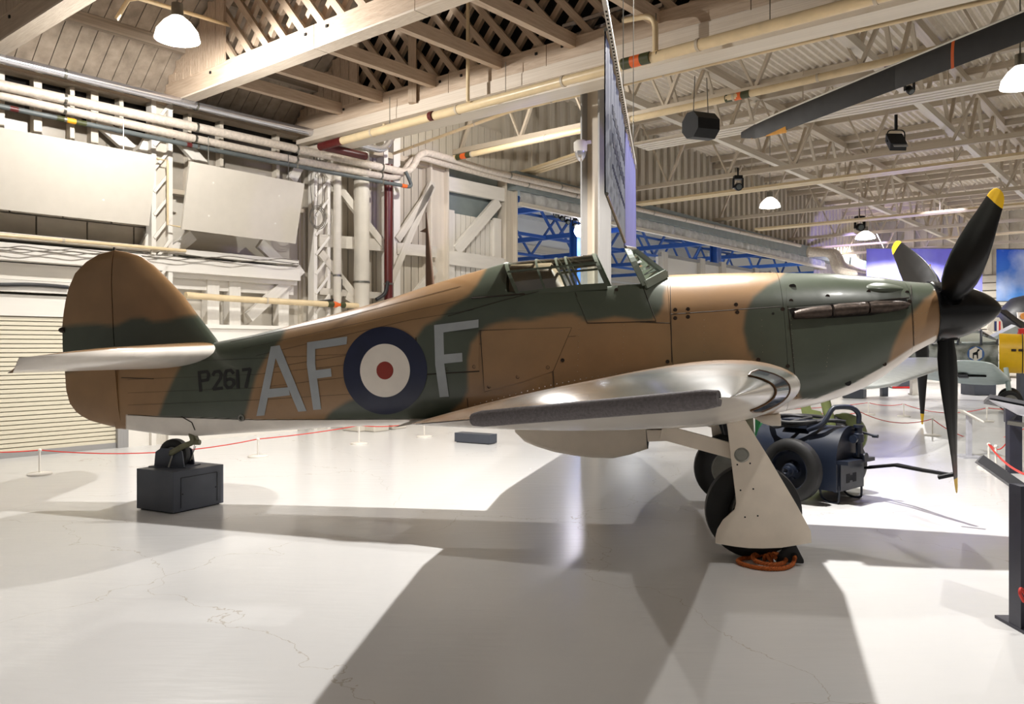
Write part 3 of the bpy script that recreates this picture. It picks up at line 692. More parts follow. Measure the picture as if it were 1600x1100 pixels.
def rivets(pts, step=7, r=.004):
    for a, b in zip(pts, pts[1:]):
        k = max(1, int(math.hypot(b[0]-a[0], b[1]-a[1])/step))
        for i in range(k):
            u, v, w_ = hit(a[0]+(b[0]-a[0])*i/k, a[1]+(b[1]-a[1])*i/k); c = A(u, v+.002, w_)
            mb.add([c+AU*r, c-AU*r, c+AW*r, c-AW*r, c+AV*r], [(0, 2, 4), (2, 1, 4), (1, 3, 4), (3, 0, 4)])
rivets([(1236, 500), (1243, 610)]); rivets([(1426, 490), (1455, 488)]); rivets([(1429, 495), (1430, 535)]); rivets([(905, 505), (902, 590)], 9); rivets([(975, 508), (972, 580)], 9); rivets([(1100, 500), (1100, 560)], 9); rivets([(1190, 490), (1192, 560)], 9); rivets([(1295, 540), (1290, 585)], 6)
o = mb.build('rivets', M['rivet'], fighter); o['kind'] = 'stuff'
for px, py in ((659, 578), (699, 577), (741, 573), (764, 604), (809, 589), (856, 574), (963, 453), (1055, 484), (1075, 483), (1055, 497), (1075, 495), (1150, 476), (1152, 488), (1185, 562), (1231, 572), (1223, 483), (1236, 447), (1236, 470), (1293, 463), (1357, 456), (1417, 457), (1421, 471), (1382, 569), (879, 563), (1043, 565)):
    u, v, w_ = hit(px, py); mb = MB(); mb.lathe(A(u, v-.003, w_), AV, [(0, .018), (.009, .018), (.010, .014), (.008, .012), (.008, .004), (.012, .004)], 14); mb.build('fastener', M['seam'] if px < 760 else M['exhaust'], fighter)
for px, py, r in ((1239, 448, .026), (1325, 598, .028), (1208, 490, .011)):
    u, v, w_ = hit(px, py); mb = MB(); mb.lathe(A(u, v-.02, w_), AV, [(0, r), (.026, r)], 20); mb.build('port_hole', M['dark'], fighter)
u, v, w_ = hit(378, 653); mb = MB(); mb.lathe(A(u, v-.01, w_), AV, [(0, .035), (.03, .035), (.03, .02), (.01, .02)], 16); mb.build('lifting_eye', M['metal'], fighter)
# oil-cooler blister on the front cowl, exhaust slot and stubs
mb = MB(); rows = []
for i in range(25):
    s = i/24; px = 1352+64*s; hgt = 17*math.sin(math.pi*min(1, s**.75*1.0))**.6 if 0 < s < 1 else .2; r = []
    for j in range(13):
        t = j/12; py = 449+2.5*s+(t-.5)*hgt; u, v, w_ = hit(px, py); r.append(A(u, v+.045*math.sin(math.pi*t)*math.sin(math.pi*s**.8)-.004, w_))
    rows.append(r)
mb.grid(rows); painted(mb, 'cowl_blister', fighter)
patch('exhaust_slot', [(1233, 484), (1300, 475), (1360, 468), (1416, 465)], [(1240, 499), (1300, 497), (1360, 493), (1420, 482)], off=.002, nx=30, ny=6, m=M['dark'], depth=.004)
for pts in ([(1240, 492, 5.5), (1248, 491, 7.5), (1268, 489, 9.5), (1290, 487, 9.5), (1297, 486, 8.5)], [(1301, 485.5, 8.5), (1310, 484.5, 10), (1335, 482.5, 10), (1349, 481.5, 9.5), (1354, 481, 8.5)], [(1357, 481, 8.5), (1366, 480.5, 10), (1385, 479.5, 9.5), (1402, 478, 8), (1412, 477, 6), (1418, 476, 2.5)]):
    mb = MB(); rows = []
    for x, y, hh in pts:
        u, v, w_ = hit(x, y); hr = hh*.0056
        rows.append([A(u, v+.035+.06*math.cos(a), w_+hr*math.sin(a)) for a in [2*math.pi*k/20 for k in range(21)]])
    mb.grid(rows); mb.f.append(list(range(20))); mb.f.append([(len(rows)-1)*21+k for k in range(20)]); mb.build('exhaust_stub', M['exhaust'], fighter, smooth=True, angle=50)
# --- fin and rudder
def plate_rows(rows, name, ub, uf, tmax, n=26):
    """rows of (w, u0, u1); thickness follows the whole fin chord between ub(w) and uf(w)"""
    mb = MB(); R_ = []
    for w_, u0, u1, b, f in rows:
        up = []
        for i in range(n+1):
            u = u0+(u1-u0)*i/n; x = min(1, max(0, (f-u)/max(f-b, 1e-3))); th = tmax*max(.25, min(1, (f-b)/1.2))*(2.6*math.sqrt(x)*(1-x)**.9+.02)*.5
            up.append((u, th))
        R_.append([A(u, th, w_) for u, th in up]+[A(u, -th, w_) for u, th in reversed(up)]+[A(up[0][0], up[0][1], w_)])
    mb.grid(R_); n2 = 2*(n+1)+1; mb.f.append(list(range(n2-1))); mb.f.append([(len(R_)-1)*n2+k for k in range(n2-1)])
    return painted(mb, name, fighter, 60)
TEp = sorted([(w_, u) for u, w_ in [T(x, y, 0) for x, y in [(179, 391.2), (155, 397), (135, 409), (117.5, 427), (107.5, 450), (102.5, 470), (99, 492), (97.5, 510), (98, 545), (102, 586), (103.4, 609), (109, 630), (121, 646), (139, 656.6), (165.5, 664), (190, 669.5)]]])
LEp = sorted([(w_, u) for u, w_ in [T(x, y, 0) for x, y in [(181, 391.2), (200, 394), (221, 400), (240, 414), (262, 436), (287.5, 462.5), (307.5, 490), (335, 525), (343, 536), (350, 560)]]])
HGp = sorted([(w_, u) for u, w_ in [T(x, y, 0) for x, y in [(180, 391), (184, 525), (190, 600), (193.5, 648), (196, 671)]]])
f_ = lambda tb, w_: float(np.interp(w_, [a for a, b in tb], [b for a, b in tb]))
w0, w1 = TEp[0][0], TEp[-1][0]; ws = [w0+(w1-w0)*(1-(1-i/60)**1.6) for i in range(61)]
def whole(w_): return f_(TEp, w_), (f_(LEp, w_) if w_ > LEp[0][0] else f_(HGp, w_)+.5)
plate_rows([(w_, f_(TEp, w_), f_(HGp, w_)-.006)+whole(w_) for w_ in ws], 'rudder', 0, 0, .16)
wf0 = T(260, 560, 0)[1]; plate_rows([(w_, f_(HGp, w_)+.006, max(f_(LEp, w_), f_(HGp, w_)+.012))+whole(w_) for w_ in [wf0+(w1-wf0)*(1-(1-i/50)**1.6) for i in range(51)]], 'fin', 0, 0, .16)
for px, py in ((179, 434), (181, 510), (192, 640)):
    u, w_ = T(px, py, 0); mb = MB(); mb.box(A(u, 0, w_), AU*.02, AV*.06, AW*.035); mb.build('rudder_hinge', M['dark'], fighter)
u, w_ = T(93, 516, 0); mb = MB(); mb.lathe(A(u+.07, 0, w_), -AU, [(0, .03), (.03, .034), (.06, .026), (.08, .008)], 14); mb.build('tail_light', M['exhaust'], fighter, smooth=True)
u, w_ = T(178.5, 390, 0); mb = MB(); mb.bar(A(u, 0, w_-.03), A(u, 0, w_+.025), .012, .02, AU); mb.build('aerial_stub', M['dark'], fighter)
# --- wings and tailplane
def foil(n, t, camber=.004):
    xs = [.5*(1-math.cos(math.pi*i/n)) for i in range(n+1)]
    th = lambda x: 5*t*(.2969*math.sqrt(x)-.126*x-.3516*x*x+.2843*x**3-.1015*x**4)
    cm = lambda x: camber*4*x*(1-x)
    return [(x, cm(x)+th(x)) for x in reversed(xs)]+[(x, cm(x)-th(x)) for x in xs[1:]]
def wing(name, stations, pale_under, nfo=34, side=1, spale=None):
    mb = MB(); rows = []; cols = []
    for v, le, te, wl_, wt_, t in stations:
        r = []
        for x, y in foil(nfo, t):
            r.append(A(le+(te-le)*x, side*v, wl_+(wt_-wl_)*x+y*(le-te)))
        rows.append(r)
    mb.grid(rows); n = len(rows[0]); mb.f.append([(len(rows)-1)*n+k for k in range(n)])
    P = np.array([tuple(p) for p in mb.v])-nA; u, v = P@nU, np.abs(P@nV)
    g = np.sin(u*1.9+v*1.15+.6*np.sin(v*1.7))+.3*np.sin(u*4-v*1.3); g = np.clip(g*3+.5, 0, 1)[:, None]
    c = np.array(BROWN)*(1-g)+np.array(GREEN)*g
    idx = np.tile(np.arange(n), len(rows)); low = (idx > nfo-3)[:, None]; c = np.where(low, np.array(pale_under), c)
    return mb.build(name, M['paint_wing'], fighter, smooth=True, colors=np.hstack([c, np.ones((len(c), 1))]), angle=60)
LEt = [(0, -1.98), (1.3, -2.005), (2.8, -2.205), (4.4, -2.46), (4.8, -2.545), (5.1, -2.62), (5.4, -2.695), (5.65, -2.77), (5.8, -2.82), (5.87, -2.845), (5.89, -2.86)]
TEt = [(0, -4.45), (1.3, -4.45), (4.5, -4.06), (5.0, -3.99), (5.2, -3.91), (5.33, -3.777), (5.434, -3.637), (5.565, -3.406), (5.724, -3.163), (5.841, -2.963), (5.88, -2.89), (5.89, -2.865)]
def wst(v):
    le = float(np.interp(v, *zip(*LEt))); te = float(np.interp(v, *zip(*TEt))); le0 = -1.98-.1245*max(0, v-1.3)
    wl_ = -.357+(v-4.4)*.052-.012*max(0, 2-v); sl = .045+.02*max(0, (3-v)/3)
    return v, le, te, wl_-(le0-le)*sl, wl_-(le0-te)*sl, .235-.017*v
vs_ = [.30+.1*k for k in range(44)]+[4.65+1.239*math.sin(math.pi/2*k/34) for k in range(0, 35)]
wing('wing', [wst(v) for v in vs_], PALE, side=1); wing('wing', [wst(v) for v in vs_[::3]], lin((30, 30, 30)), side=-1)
def tst(v):
    le = -7.62-.30*max(0, v-.1); te = -9.02+.02*v
    if v > 1.0:
        k = math.sqrt(max(0, 1-((v-1.0)/.69)**2.3)); mid = (le+te)/2-.12*(1-k); hc = (le-te)/2; le, te = mid+hc*k, mid-hc*k
    return v, le, te, .085, -.025-.012*v, .175-.01*v
for sd in (1, -1): wing('tailplane', [tst(v) for v in [.03+.1*k for k in range(10)]+[1.0+.688*math.sin(math.pi/2*k/16) for k in range(17)]], PALE, 24, sd)
# root fillet between wing and fuselage
mb = MB(); rows = []
up = [(640, 659), (690, 650), (730, 640), (780, 628), (830, 613), (880, 601), (940, 589), (1000, 580), (1060, 574), (1110, 570), (1160, 570), (1195, 576), (1220, 588), (1240, 601), (1247, 612)]
for i in range(61):
    px, py = lerp_poly(up, i/60); u, v, w_ = hit(px, py); vb = .60+.38*math.sin(math.pi*min(1, max(.12, i/60)))
    st_ = wst(vb); le, te = st_[1], st_[2]; x = min(.999, max(.0, (le-u)/(le-te)))
    th = max(yy for xx, yy in foil(60, st_[5]) if abs(xx-x) < .03); wb_ = st_[3]+(st_[4]-st_[3])*x+th*(le-te)-.004
    if u < te: wb_ = st_[4]-.01+.02*(te-u)
    P0, P2 = Vector((u, v-.004, w_)), Vector((min(u, le+.03), vb, min(wb_, w_-.01))); P1 = Vector((u, v+.02, P2.z+.02)); rows.append([A(*(P0*(1-t)**2+P1*2*t*(1-t)+P2*t*t)) for t in [k/12 for k in range(13)]])
mb.grid(rows); painted(mb, 'wing_fillet', fighter)
mb = MB()
for v0, line in ((None, [(742, 634), (800, 619), (860, 604), (920, 592), (985, 583), (1050, 578), (1110, 577), (1160, 581)]),):
    for i in range(46):
        px, py = lerp_poly(line, i/45); t_ = T(px, py, .75); c = A(t_[0], .75, t_[1]+.01); r = .006; mb.add([c+AU*r, c-AU*r, c+AV*r, c-AV*r, c+AW*r], [(0, 2, 4), (2, 1, 4), (1, 3, 4), (3, 0, 4)])
o = mb.build('fillet_screws', M['metal'], fighter); o['kind'] = 'stuff'
# landing light in the leading edge
mb = MB(); rows = []
for v in [4.95+.05*k for k in range(9)]:
    _, le, te, a, b, t = wst(v); r = []
    for x, y in [p for p in foil(34, t) if p[0] < .085]: r.append(A(le+(te-le)*x+.005, v, a+(b-a)*x+y*(le-te)*1.03))
    rows.append(r)
mb.grid(rows); mb.build('landing_light', M['landing'], fighter, smooth=True); _, le, te, a, b, t = wst(5.2); mb = MB(); mb.lathe(A(le-.075, 5.30, a), AV+AU*.6, [(0, .026), (.006, .022), (.01, .0)], 16); mb.build('landing_lamp', M['white'], fighter, smooth=True)
for e_ in (rows[0], rows[-1], [r[0] for r in rows], [r[-1] for r in rows]): mb = MB(); mb.tube(e_, .0035, 6); mb.build('landing_light_frame', M['mast'], fighter)
# --- belly: radiator bath, intake
mb = MB(); rows = []
for x, yb in ((814, 674), (826, 688), (842, 695), (870, 704), (900, 709.5), (930, 713), (960, 713.5), (985, 708), (1012, 699)):
    u, wb_ = T(x, yb, 0); wt_ = T(x, 664, 0)[1]; r = []
    for k in range(25):
        a = math.pi*k/24; r.append(A(u, .33*math.copysign(abs(math.cos(a))**.55, math.cos(a)), wt_-(wt_-wb_)*abs(math.sin(a))**.55))
    rows.append(r)
mb.grid(rows); mb.f.append([8*25+k for k in range(25)]); mb.build('radiator_bath', M['gear_white'], fighter, smooth=True, angle=50)
u0, wb_ = T(1012, 698, 0); mb = MB(); mb.box(A(u0+.006, 0, wb_+.10), AU*.004, AV*.29, AW*.085); mb.build('radiator_face', M['dark'], fighter)
mb = MB(); rows = []
for x, ya, yb in ((1176, 648, 652), (1190, 646, 661), (1202, 645, 664.5), (1216.5, 645, 664.5)):
    u, wa = T(x, ya, 0); wb_ = T(x, yb, 0)[1]; rows.append([A(u, .13*math.copysign(abs(math.cos(a))**.4, math.cos(a)), (wa+wb_)/2+(wa-wb_)/2*math.copysign(abs(math.sin(a))**.4, math.sin(a))) for a in [2*math.pi*k/24 for k in range(25)]])
mb.grid(rows); mb.build('air_intake', M['gear_white'], fighter, smooth=True)
# --- canopy and windscreen
ARCH = [((793.5, 411), (810, 461)), ((839, 406), (853, 456)), ((869, 404), (886, 452)), ((884, 402), (900, 450)), ((928, 397), (949, 447))]
def arch_pts(tp, bt, n=13, hwid=.37, both=True, e=2.5):
    ub_, wb_ = T(*bt, hwid); ut, wt_ = T(*tp, .06); P = []
    for k in range(n):
        a = (math.pi/2)*k/(n-1); c_, s_ = math.cos(a)**(2/e), math.sin(a)**(2/e); P.append(Vector((ub_+(ut-ub_)*s_, hwid*c_, wb_+(wt_-wb_)*s_)))
    return P+[Vector((p.x, -p.y, p.z)) for p in reversed(P[:-1])] if both else P
canopy = bpy.data.objects.new('canopy', None); C.objects.link(canopy); canopy.parent = fighter; canopy['label'] = 'green framed sliding cockpit canopy slid back'
AR = [arch_pts(*a) for a in ARCH]; nA_ = len(AR[0])
for i, P in enumerate(AR):
    mb = MB(); rows = []
    wd = .018 if i in (0, 4) else .011
    for k, p in enumerate(P):
        nrm = Vector((0, p.y, max(.05, p.z-AR[i][0].z))).normalized()*.010; rows.append([A(*(p+nrm+Vector((d, 0, 0)))) for d in (-wd, wd)]+[A(*(p-nrm*.6+Vector((d, 0, 0)))) for d in (wd, -wd)]+[A(*(p+nrm+Vector((-wd, 0, 0))))])
    mb.grid(rows); mb.build('canopy_hoop', M['frame_green'], canopy)
def rail(k, wd, name, both=True):
    for kk in ([k, nA_-1-k] if both else [k]):
        mb = MB()
        for a, b in zip(AR, AR[1:]): mb.bar(A(*a[kk]), A(*b[kk]), .022, wd, AW)
        mb.build(name, M['frame_green'], canopy)
rail(0, .06, 'canopy_sill'); rail(5, .02, 'canopy_rail')
for a, b in zip(AR, AR[1:]):
    for k0, k1 in ((0, 5), (5, nA_-6), (nA_-6, nA_-1)):
        mb = MB(); mb.grid([[A(*a[k]) for k in range(k0, k1+1)], [A(*b[k]) for k in range(k0, k1+1)]]); mb.build('pane', M['glass'], canopy, smooth=True)
# rear decking under the hood
mb = MB(); rows = []
for x, yt in ((800, 414), (835, 412), (862, 411), (872, 425), (888, 451)):
    u, wt_ = T(x, yt, 0); ub_, wb_ = T(x, 462, .25); rows.append([A(u, .26*math.cos(a)**.8 if a < math.pi/2 else -.26*abs(math.cos(a))**.8, wb_+(wt_-wb_)*math.sin(a)) for a in [math.pi*k/24 for k in range(25)]])
mb.grid(rows); mb.build('rear_decking', mat('decking_tan', (150, 128, 98), .5), fighter, smooth=True)
ws_ = bpy.data.objects.new('windscreen', None); C.objects.link(ws_); ws_.parent = fighter; ws_['label'] = 'framed windscreen of angled clear panes'
bk = arch_pts((980, 389), (1008, 445), hwid=.35, e=2.6)
mb = MB()
for a, b in zip(bk, bk[1:]): mb.bar(A(*a), A(*b), .02, .05, AU)
mb.build('windscreen_hoop', M['frame_pale'], ws_)
uf, wf = T(1041, 427, .18); ut, wt_ = T(991, 388, .12)
FB, FT = [Vector((uf, s*.18, wf)) for s in (1, -1)], [Vector((ut, s*.13, wt_)) for s in (1, -1)]
for a, b, wd in ((FB[0], FT[0], .03), (FB[1], FT[1], .03), (FB[0], FB[1], .04), (FT[0], FT[1], .04)):
    mb = MB(); mb.bar(A(*a), A(*b), wd, .03, AV.cross(A(*b)-A(*a))); mb.build('windscreen_bar', M['frame_pale'], ws_)
for s in (0, 1):
    b0 = bk[0] if s == 0 else bk[-1]; mb = MB(); mb.bar(A(*b0), A(*FB[s]), .03, .075, AW); mb.build('windscreen_sill', M['frame_pale'], ws_)
    top = bk[8] if s == 0 else bk[-9]; mb = MB(); mb.bar(A(*top), A(*FT[s]), .025, .025, AW); mb.build('windscreen_bar', M['frame_pale'], ws_)
    ks = range(0, 9) if s == 0 else range(len(bk)-1, len(bk)-10, -1)
    mb = MB(); rows = []
    for j, k in enumerate(ks): q = FB[s].lerp(FT[s], j/8); rows.append([A(*bk[k]), A(*q)])
    mb.grid(rows); mb.build('pane', M['glass'], ws_)
mb = MB(); mb.grid([[A(*FB[0]), A(*FB[1])], [A(*FT[0]), A(*FT[1])]]); mb.build('pane', M['glass'], ws_)
mb = MB(); mb.grid([[A(*bk[k]) for k in range(8, len(bk)-8)], [A(*FT[0].lerp(FT[1], j/(len(bk)-17))) for j in range(len(bk)-16)]]); mb.build('pane', M['glass'], ws_)
# aerial mast behind the cockpit
u0, wa = T(672, 446, 0); u1, wb_ = T(666, 332, 0); mb = MB(); rows = []
for k in range(9):
    s = k/8; p = Vector((u0+(u1-u0)*s, 0, wa-.05+(wb_-wa+.05)*s)); a_, b_ = .045*(1-s)+.006, .02*(1-s)+.004; rows.append([A(p.x+a_*math.cos(t), b_*math.sin(t), p.z) for t in [2*math.pi*i/14 for i in range(15)]])
mb.grid(rows); mb.build('aerial_mast', mat('mast_brown', (104, 78, 60), .5), fighter, smooth=True)
u2, w2 = T(656, 362, 0); u3, w3 = T(668, 355, 0); mb = MB(); mb.prism([A(u2, -.006, w2), A(u3, -.006, w3), A(T(668, 364, 0)[0], -.006, T(668, 364, 0)[1])], AV*.012); mb.build('aerial_bracket', mat('bracket_brown', (112, 84, 64), .5), fighter)
# --- spinner and propeller
mb = MB(); mb.lathe(A(0, 0, 0), -AU, [(0, 0), (.012, .03), (.04, .066), (.09, .112), (.15, .152), (.22, .19), (.30, .224), (.38, .25), (.46, .268), (.52, .276), (.585, .278)], 64); mb.build('spinner', M['black_gloss'], fighter, smooth=True)
mb = MB(); mb.lathe(A(-.592, 0, 0), AU, [(-.012, .24), (-.012, .285), (.006, .29), (.02, .287), (.02, .24)], 64, cap=False); mb.build('spinner_backplate', M['black_gloss'], fighter, smooth=True)
BR = [(.24, .165, 62, .085), (.32, .20, 58, .075), (.42, .255, 54, .06), (.56, .29, 49, .048), (.75, .30, 43, .036), (.95, .285, 38, .028), (1.15, .25, 34, .022), (1.32, .205, 31, .017), (1.45, .175, 29, .014), (1.51, .16, 28, .012), (1.57, .14, 27.5, .010), (1.615, .105, 27, .008), (1.637, .065, 27, .006), (1.645, .012, 27, .003)]
def blade(a):
    rd = Vector((0, -math.cos(a), math.sin(a))); tg = Vector((0, rd.z, -rd.y)); ax = Vector((1, 0, 0)); rows = []
    for r, ch, be, th in BR:
        cdir = tg*math.cos(R(be))+ax*math.sin(R(be)); nd = rd.cross(cdir).normalized(); c = rd*r+Vector((-.485, 0, 0)); row = []
        for k in range(29):
            q = 2*math.pi*k/28; x = math.cos(q); row.append(A(*(c+cdir*(ch/2*x-.0*ch)+nd*(th/2*math.sin(q)*(1.15 if x > 0 else .85)))))
        rows.append(row)
    mb = MB(); mb.grid(rows[:10]); b_ = mb.build('propeller_blade', M['blade'], fighter, smooth=True, angle=60)
    mb = MB(); mb.grid(rows[9:]); o = mb.build('blade_tip', M['yellow'], b_, smooth=True, angle=60); o['label'] = 'yellow blade tip'
    mb = MB(); c = rd*.255+Vector((-.485, 0, 0)); mb.lathe(A(*c), AO+rd.y*AV+rd.z*AW-AO, [(-.06, .10), (.01, .105), (.012, .085)], 28); mb.build('blade_socket', M['black_gloss'], b_, smooth=True)
    return b_
for k in range(3): blade(.5054+k*2*math.pi/3)
# --- undercarriage
Zw = Vector((0, 0, 1)); HV = Vector((AV.x, AV.y, 0)).normalized(); HU = Vector((AU.x, AU.y, 0)).normalized()
def tyre_prof(r, wd, rim): return [(-wd*.42, rim), (-wd*.5, rim+(r-rim)*.35), (-wd*.47, r-(r-rim)*.3), (-wd*.3, r-.02*r), (0, r), (wd*.3, r-.02*r), (wd*.47, r-(r-rim)*.3), (wd*.5, rim+(r-rim)*.35), (wd*.42, rim)]
def main_gear(side):
    cg = gnd(1176, 870)+(-HV*2.34 if side < 0 else Vector((0, 0, 0))); c = cg+Zw*.385
    g = bpy.data.objects.new('main_gear_leg', None); C.objects.link(g); g.parent = fighter
    mb = MB(); mb.lathe(c, HV, tyre_prof(.385, .24, .2), 48, cap=False); mb.build('tyre', M['rubber'], g, smooth=True)
    mb = MB(); mb.lathe(c, HV*side, [(-.09, .21), (.03, .21), (.05, .16), (.03, .12), (.06, .06), (.10, .05), (.10, .0)], 36); mb.lathe(c, HV*side, [(.0, .21), (-.1, .205), (-.1, .19), (-.06, .17), (-.03, .10), (-.09, .05), (-.09, 0)], 36); hb = mb.build('wheel_hub', M['metal'], g, smooth=True, angle=40)
    for sd in (1, -1):
        for k in range(8): a = k*math.pi/4; mb = MB(); mb.lathe(c+HV*sd*.05+(HU*math.cos(a)+Zw*math.sin(a))*.135, HV*sd, [(-.02, .026), (.035 if sd*side < 0 else .0, .026), (.036 if sd*side < 0 else .001, 0)], 12); mb.build('hub_hole', M['dark'], hb)
    v0 = 1.17*side; u_, _, w_ = loc3(c); top = A(u_-.02, v0+.11*side, -.72); ax = c+HV*side*.15
    mb = MB(); mb.tube([top, ax], .05, 16); mb.tube([ax, c], .03, 12); mb.build('oleo_strut', M['olive_metal'], g, smooth=True)
    mb = MB(); mb.tube([A(u_-.1, v0-.1*side, -.76), A(u_-.02, v0-.12*side, -1.15)], .025, 10); mb.tube([A(u_-.16, v0-.02*side, -.74), A(u_-.03, v0+.06*side, -1.2)], .018, 8); mb.box(A(u_-.05, v0-.06*side, -.8), AU*.09, AV*.07, AW*.05); mb.build('gear_mechanism', M['black'], g)
    pf = [(1136, 660), (1165, 657), (1200, 713), (1245, 789), (1267, 830), (1268, 848), (1245, 852), (1220, 856), (1192, 857), (1170, 856.5), (1148, 854), (1118, 849), (1118, 840), (1121, 828), (1130, 813), (1148, 797), (1150.5, 788), (1150, 778), (1142, 712)]
    P = [T(x, y, 1.36) for x, y in pf]; vv = 1.36 if side > 0 else -1.36
    mb = MB(); mb.prism([A(u, vv, w_) for u, w_ in P], -AV*.028*side); d = mb.build('gear_door', M['gear_white'], g)
    if side > 0:
        u, w_ = T(1159, 711, 1.36); mb = MB(); mb.lathe(A(u, 1.358, w_), AV, [(0, .058), (.006, .058), (.008, .048), (.004, .044), (.004, .0)], 28); mb.build('inspection_hole', M['metal'], d, smooth=True)
        for px, py in ((1152, 726), (1172, 724), (1157, 766), (1177, 764), (1164, 808), (1184, 806)):
            u, w_ = T(px, py, 1.36); mb = MB(); mb.lathe(A(u, 1.359, w_), AV, [(0, .007), (.003, .007)], 10); mb.build('screw', M['dark'], d)
    q = [T(x, y, 1.25) for x, y in ((1036, 668), (1052, 672), (1138, 696), (1142, 717), (1038, 680))]
    s_ = [(1043, 674), (1095, 689), (1142, 707)]; mb = MB(); pts = [A(T(x, y, 1.25)[0], 1.25*side, T(x, y, 1.25)[1]) for x, y in s_]
    mb.bar(pts[0]+AU*-.05, pts[2]+AU*.05, .06, .12, AW); mb.build('drag_strut', M['gear_white'], g)
    return g
main_gear(1); main_gear(-1)
q = [T(x, y, 1.0) for x, y in ((1010, 672), (1048, 672), (1075, 688), (1012, 690))]
mb = MB(); mb.prism([A(u, 1.0, w_) for u, w_ in q], -AV*.5); mb.build('gear_bay_edge', M['gear_white'], fighter)
# tail wheel
tc = at(273, 709, 8.85); tw = bpy.data.objects.new('tail_wheel', None); C.objects.link(tw); tw.parent = fighter
mb = MB(); mb.lathe(tc, HV, tyre_prof(.165, .13, .08), 36, cap=False); mb.build('tyre', M['rubber'], tw, smooth=True)
mb = MB(); mb.lathe(tc, HV, [(-.05, .085), (.05, .085), (.055, .03), (.08, .02), (.08, 0)], 24); mb.build('wheel_hub', M['metal'], tw, smooth=True)
mb = MB(); k0 = at(297, 667, 8.75); k1 = at(303, 691, 8.72)
mb.tube(arc([k0+HV*.02, k1, at(286, 697, 8.70), at(267, 708, 8.70)]), [.045]+[.032]*12+[.02]*2 if False else .03, 12); mb.tube([at(267, 708, 8.72), tc+HV*.08], .02, 10); mb.bar(at(294, 664, 8.8), at(306, 690, 8.74), .07, .06, AU); mb.tube([k1-HU*.02, k1+HU*.07], .028, 12)
mb.build('tail_fork', M['olive_metal'], tw, smooth=True)
mb = MB(); mb.tube([at(304, 694, 8.72), at(300, 718, 8.72)], .004, 6); mb.tube([at(306, 697, 8.74), at(297, 720, 8.74)], .004, 6); mb.build('earthing_wire', M['metal'], tw)
# ------------------------------------------------------------------ things around the fighter
# foam guard along the wing tip
EDGE = [(5.434, -3.637), (5.565, -3.406), (5.724, -3.163), (5.838, -2.968), (5.870, -2.886)]
def edge_pt(k):
    v, u = lerp_poly(EDGE, k); s_ = wst(v); return A(u, v+.006, s_[4]+(u-s_[2])*.045)
pts = [edge_pt(k/24) for k in range(25)]
print('foam px', [tuple(round(float(c[0])) for c in proj(*[np.array([x]) for x in loc3(p)])) for p in (pts[0], pts[12], pts[-1])])
mb = MB(); n = len(pts); mb.tube(pts, [.021]+[.0265]*(n-2)+[.021], 20)
tag(mb.build('foam_guard', M['foam'], smooth=True, angle=70), 'grey foam tube pushed over the near wing tip edge', 'foam guard')

# ---- tail plinth with wheel cradle
def plinth(name, corner, a, b, h_, label, m='plinth', top=None):
    mb = MB(); P = [corner, corner+a, corner+a+b, corner+b]; P = [Vector((p.x, p.y, .012)) for p in P]; r_ = thing(name, label, 'plinth', (corner+(a+b)/2).xy.to_3d())
    mb.prism(P, Vector((0, 0, h_-.012))); o = mb.build('body', M[m], r_); bv = o.modifiers.new('bevel', 'BEVEL'); bv.width = .006; bv.segments = 2
    mb = MB(); c = corner+(a+b)/2; mb.prism([Vector(((p.x-c.x)*.9+c.x, (p.y-c.y)*.9+c.y, 0)) for p in P], Vector((0, 0, .014))); mb.build('skid', M['black'], r_)
    return r_
pa, pb = Vector((-.502, .268, 0)), Vector((.31, .58, 0)); pc_ = gnd(271, 804)
pl = plinth('tail_plinth', pc_, pa, pb, .432, 'dark grey box plinth carrying the tail wheel')
nb = Vector((pb.y, -pb.x, 0)).normalized()       # outward normal of the face with the hatch
h0, h1 = pc_+pb*.14+nb*.003, pc_+pb*.86+nb*.003
mb = MB()
for p, q in ((h0+Zw*.05, h0+Zw*.36), (h0+Zw*.36, h1+Zw*.36), (h1+Zw*.36, h1+Zw*.05)): mb.bar(p, q, .004, .004)
mb.build('hatch_joint', M['black'], pl)
for p in (h0+pb*.03+Zw*.19, h1-pb*.03+Zw*.2): mb = MB(); mb.lathe(p-nb*.002, nb, [(0, .007), (.004, .007)], 10); mb.build('hatch_lock', M['black'], pl)
cz = tc.copy(); crd = thing('wheel_cradle', 'dark grey side plates clamping the tail wheel on its box', 'cradle', (tc.x, tc.y, .432))
mb = MB(); mb.box((tc.x, tc.y, .437), HU*.22, HV*.14, Zw*.005); mb.build('base_plate', M['plinth'], crd)
for k in (1, -1):
    prof = [(-.175, 0), (.175, 0), (.15, .16), (.10, .19), (-.10, .19), (-.16, .15)]; mb = MB(); mb.prism([Vector((tc.x, tc.y, .442))+HU*x+Zw*z+HV*k*.085 for x, z in prof], HV*k*.02); mb.build('side_plate', M['plinth'], crd)
mb = MB(); mb.tube([Vector((tc.x, tc.y, .44))+HU*.03+HV*.16, Vector((tc.x, tc.y, .58))+HU*.05+HV*.11], .009, 8); mb.build('brace_rod', M['metal'], crd)

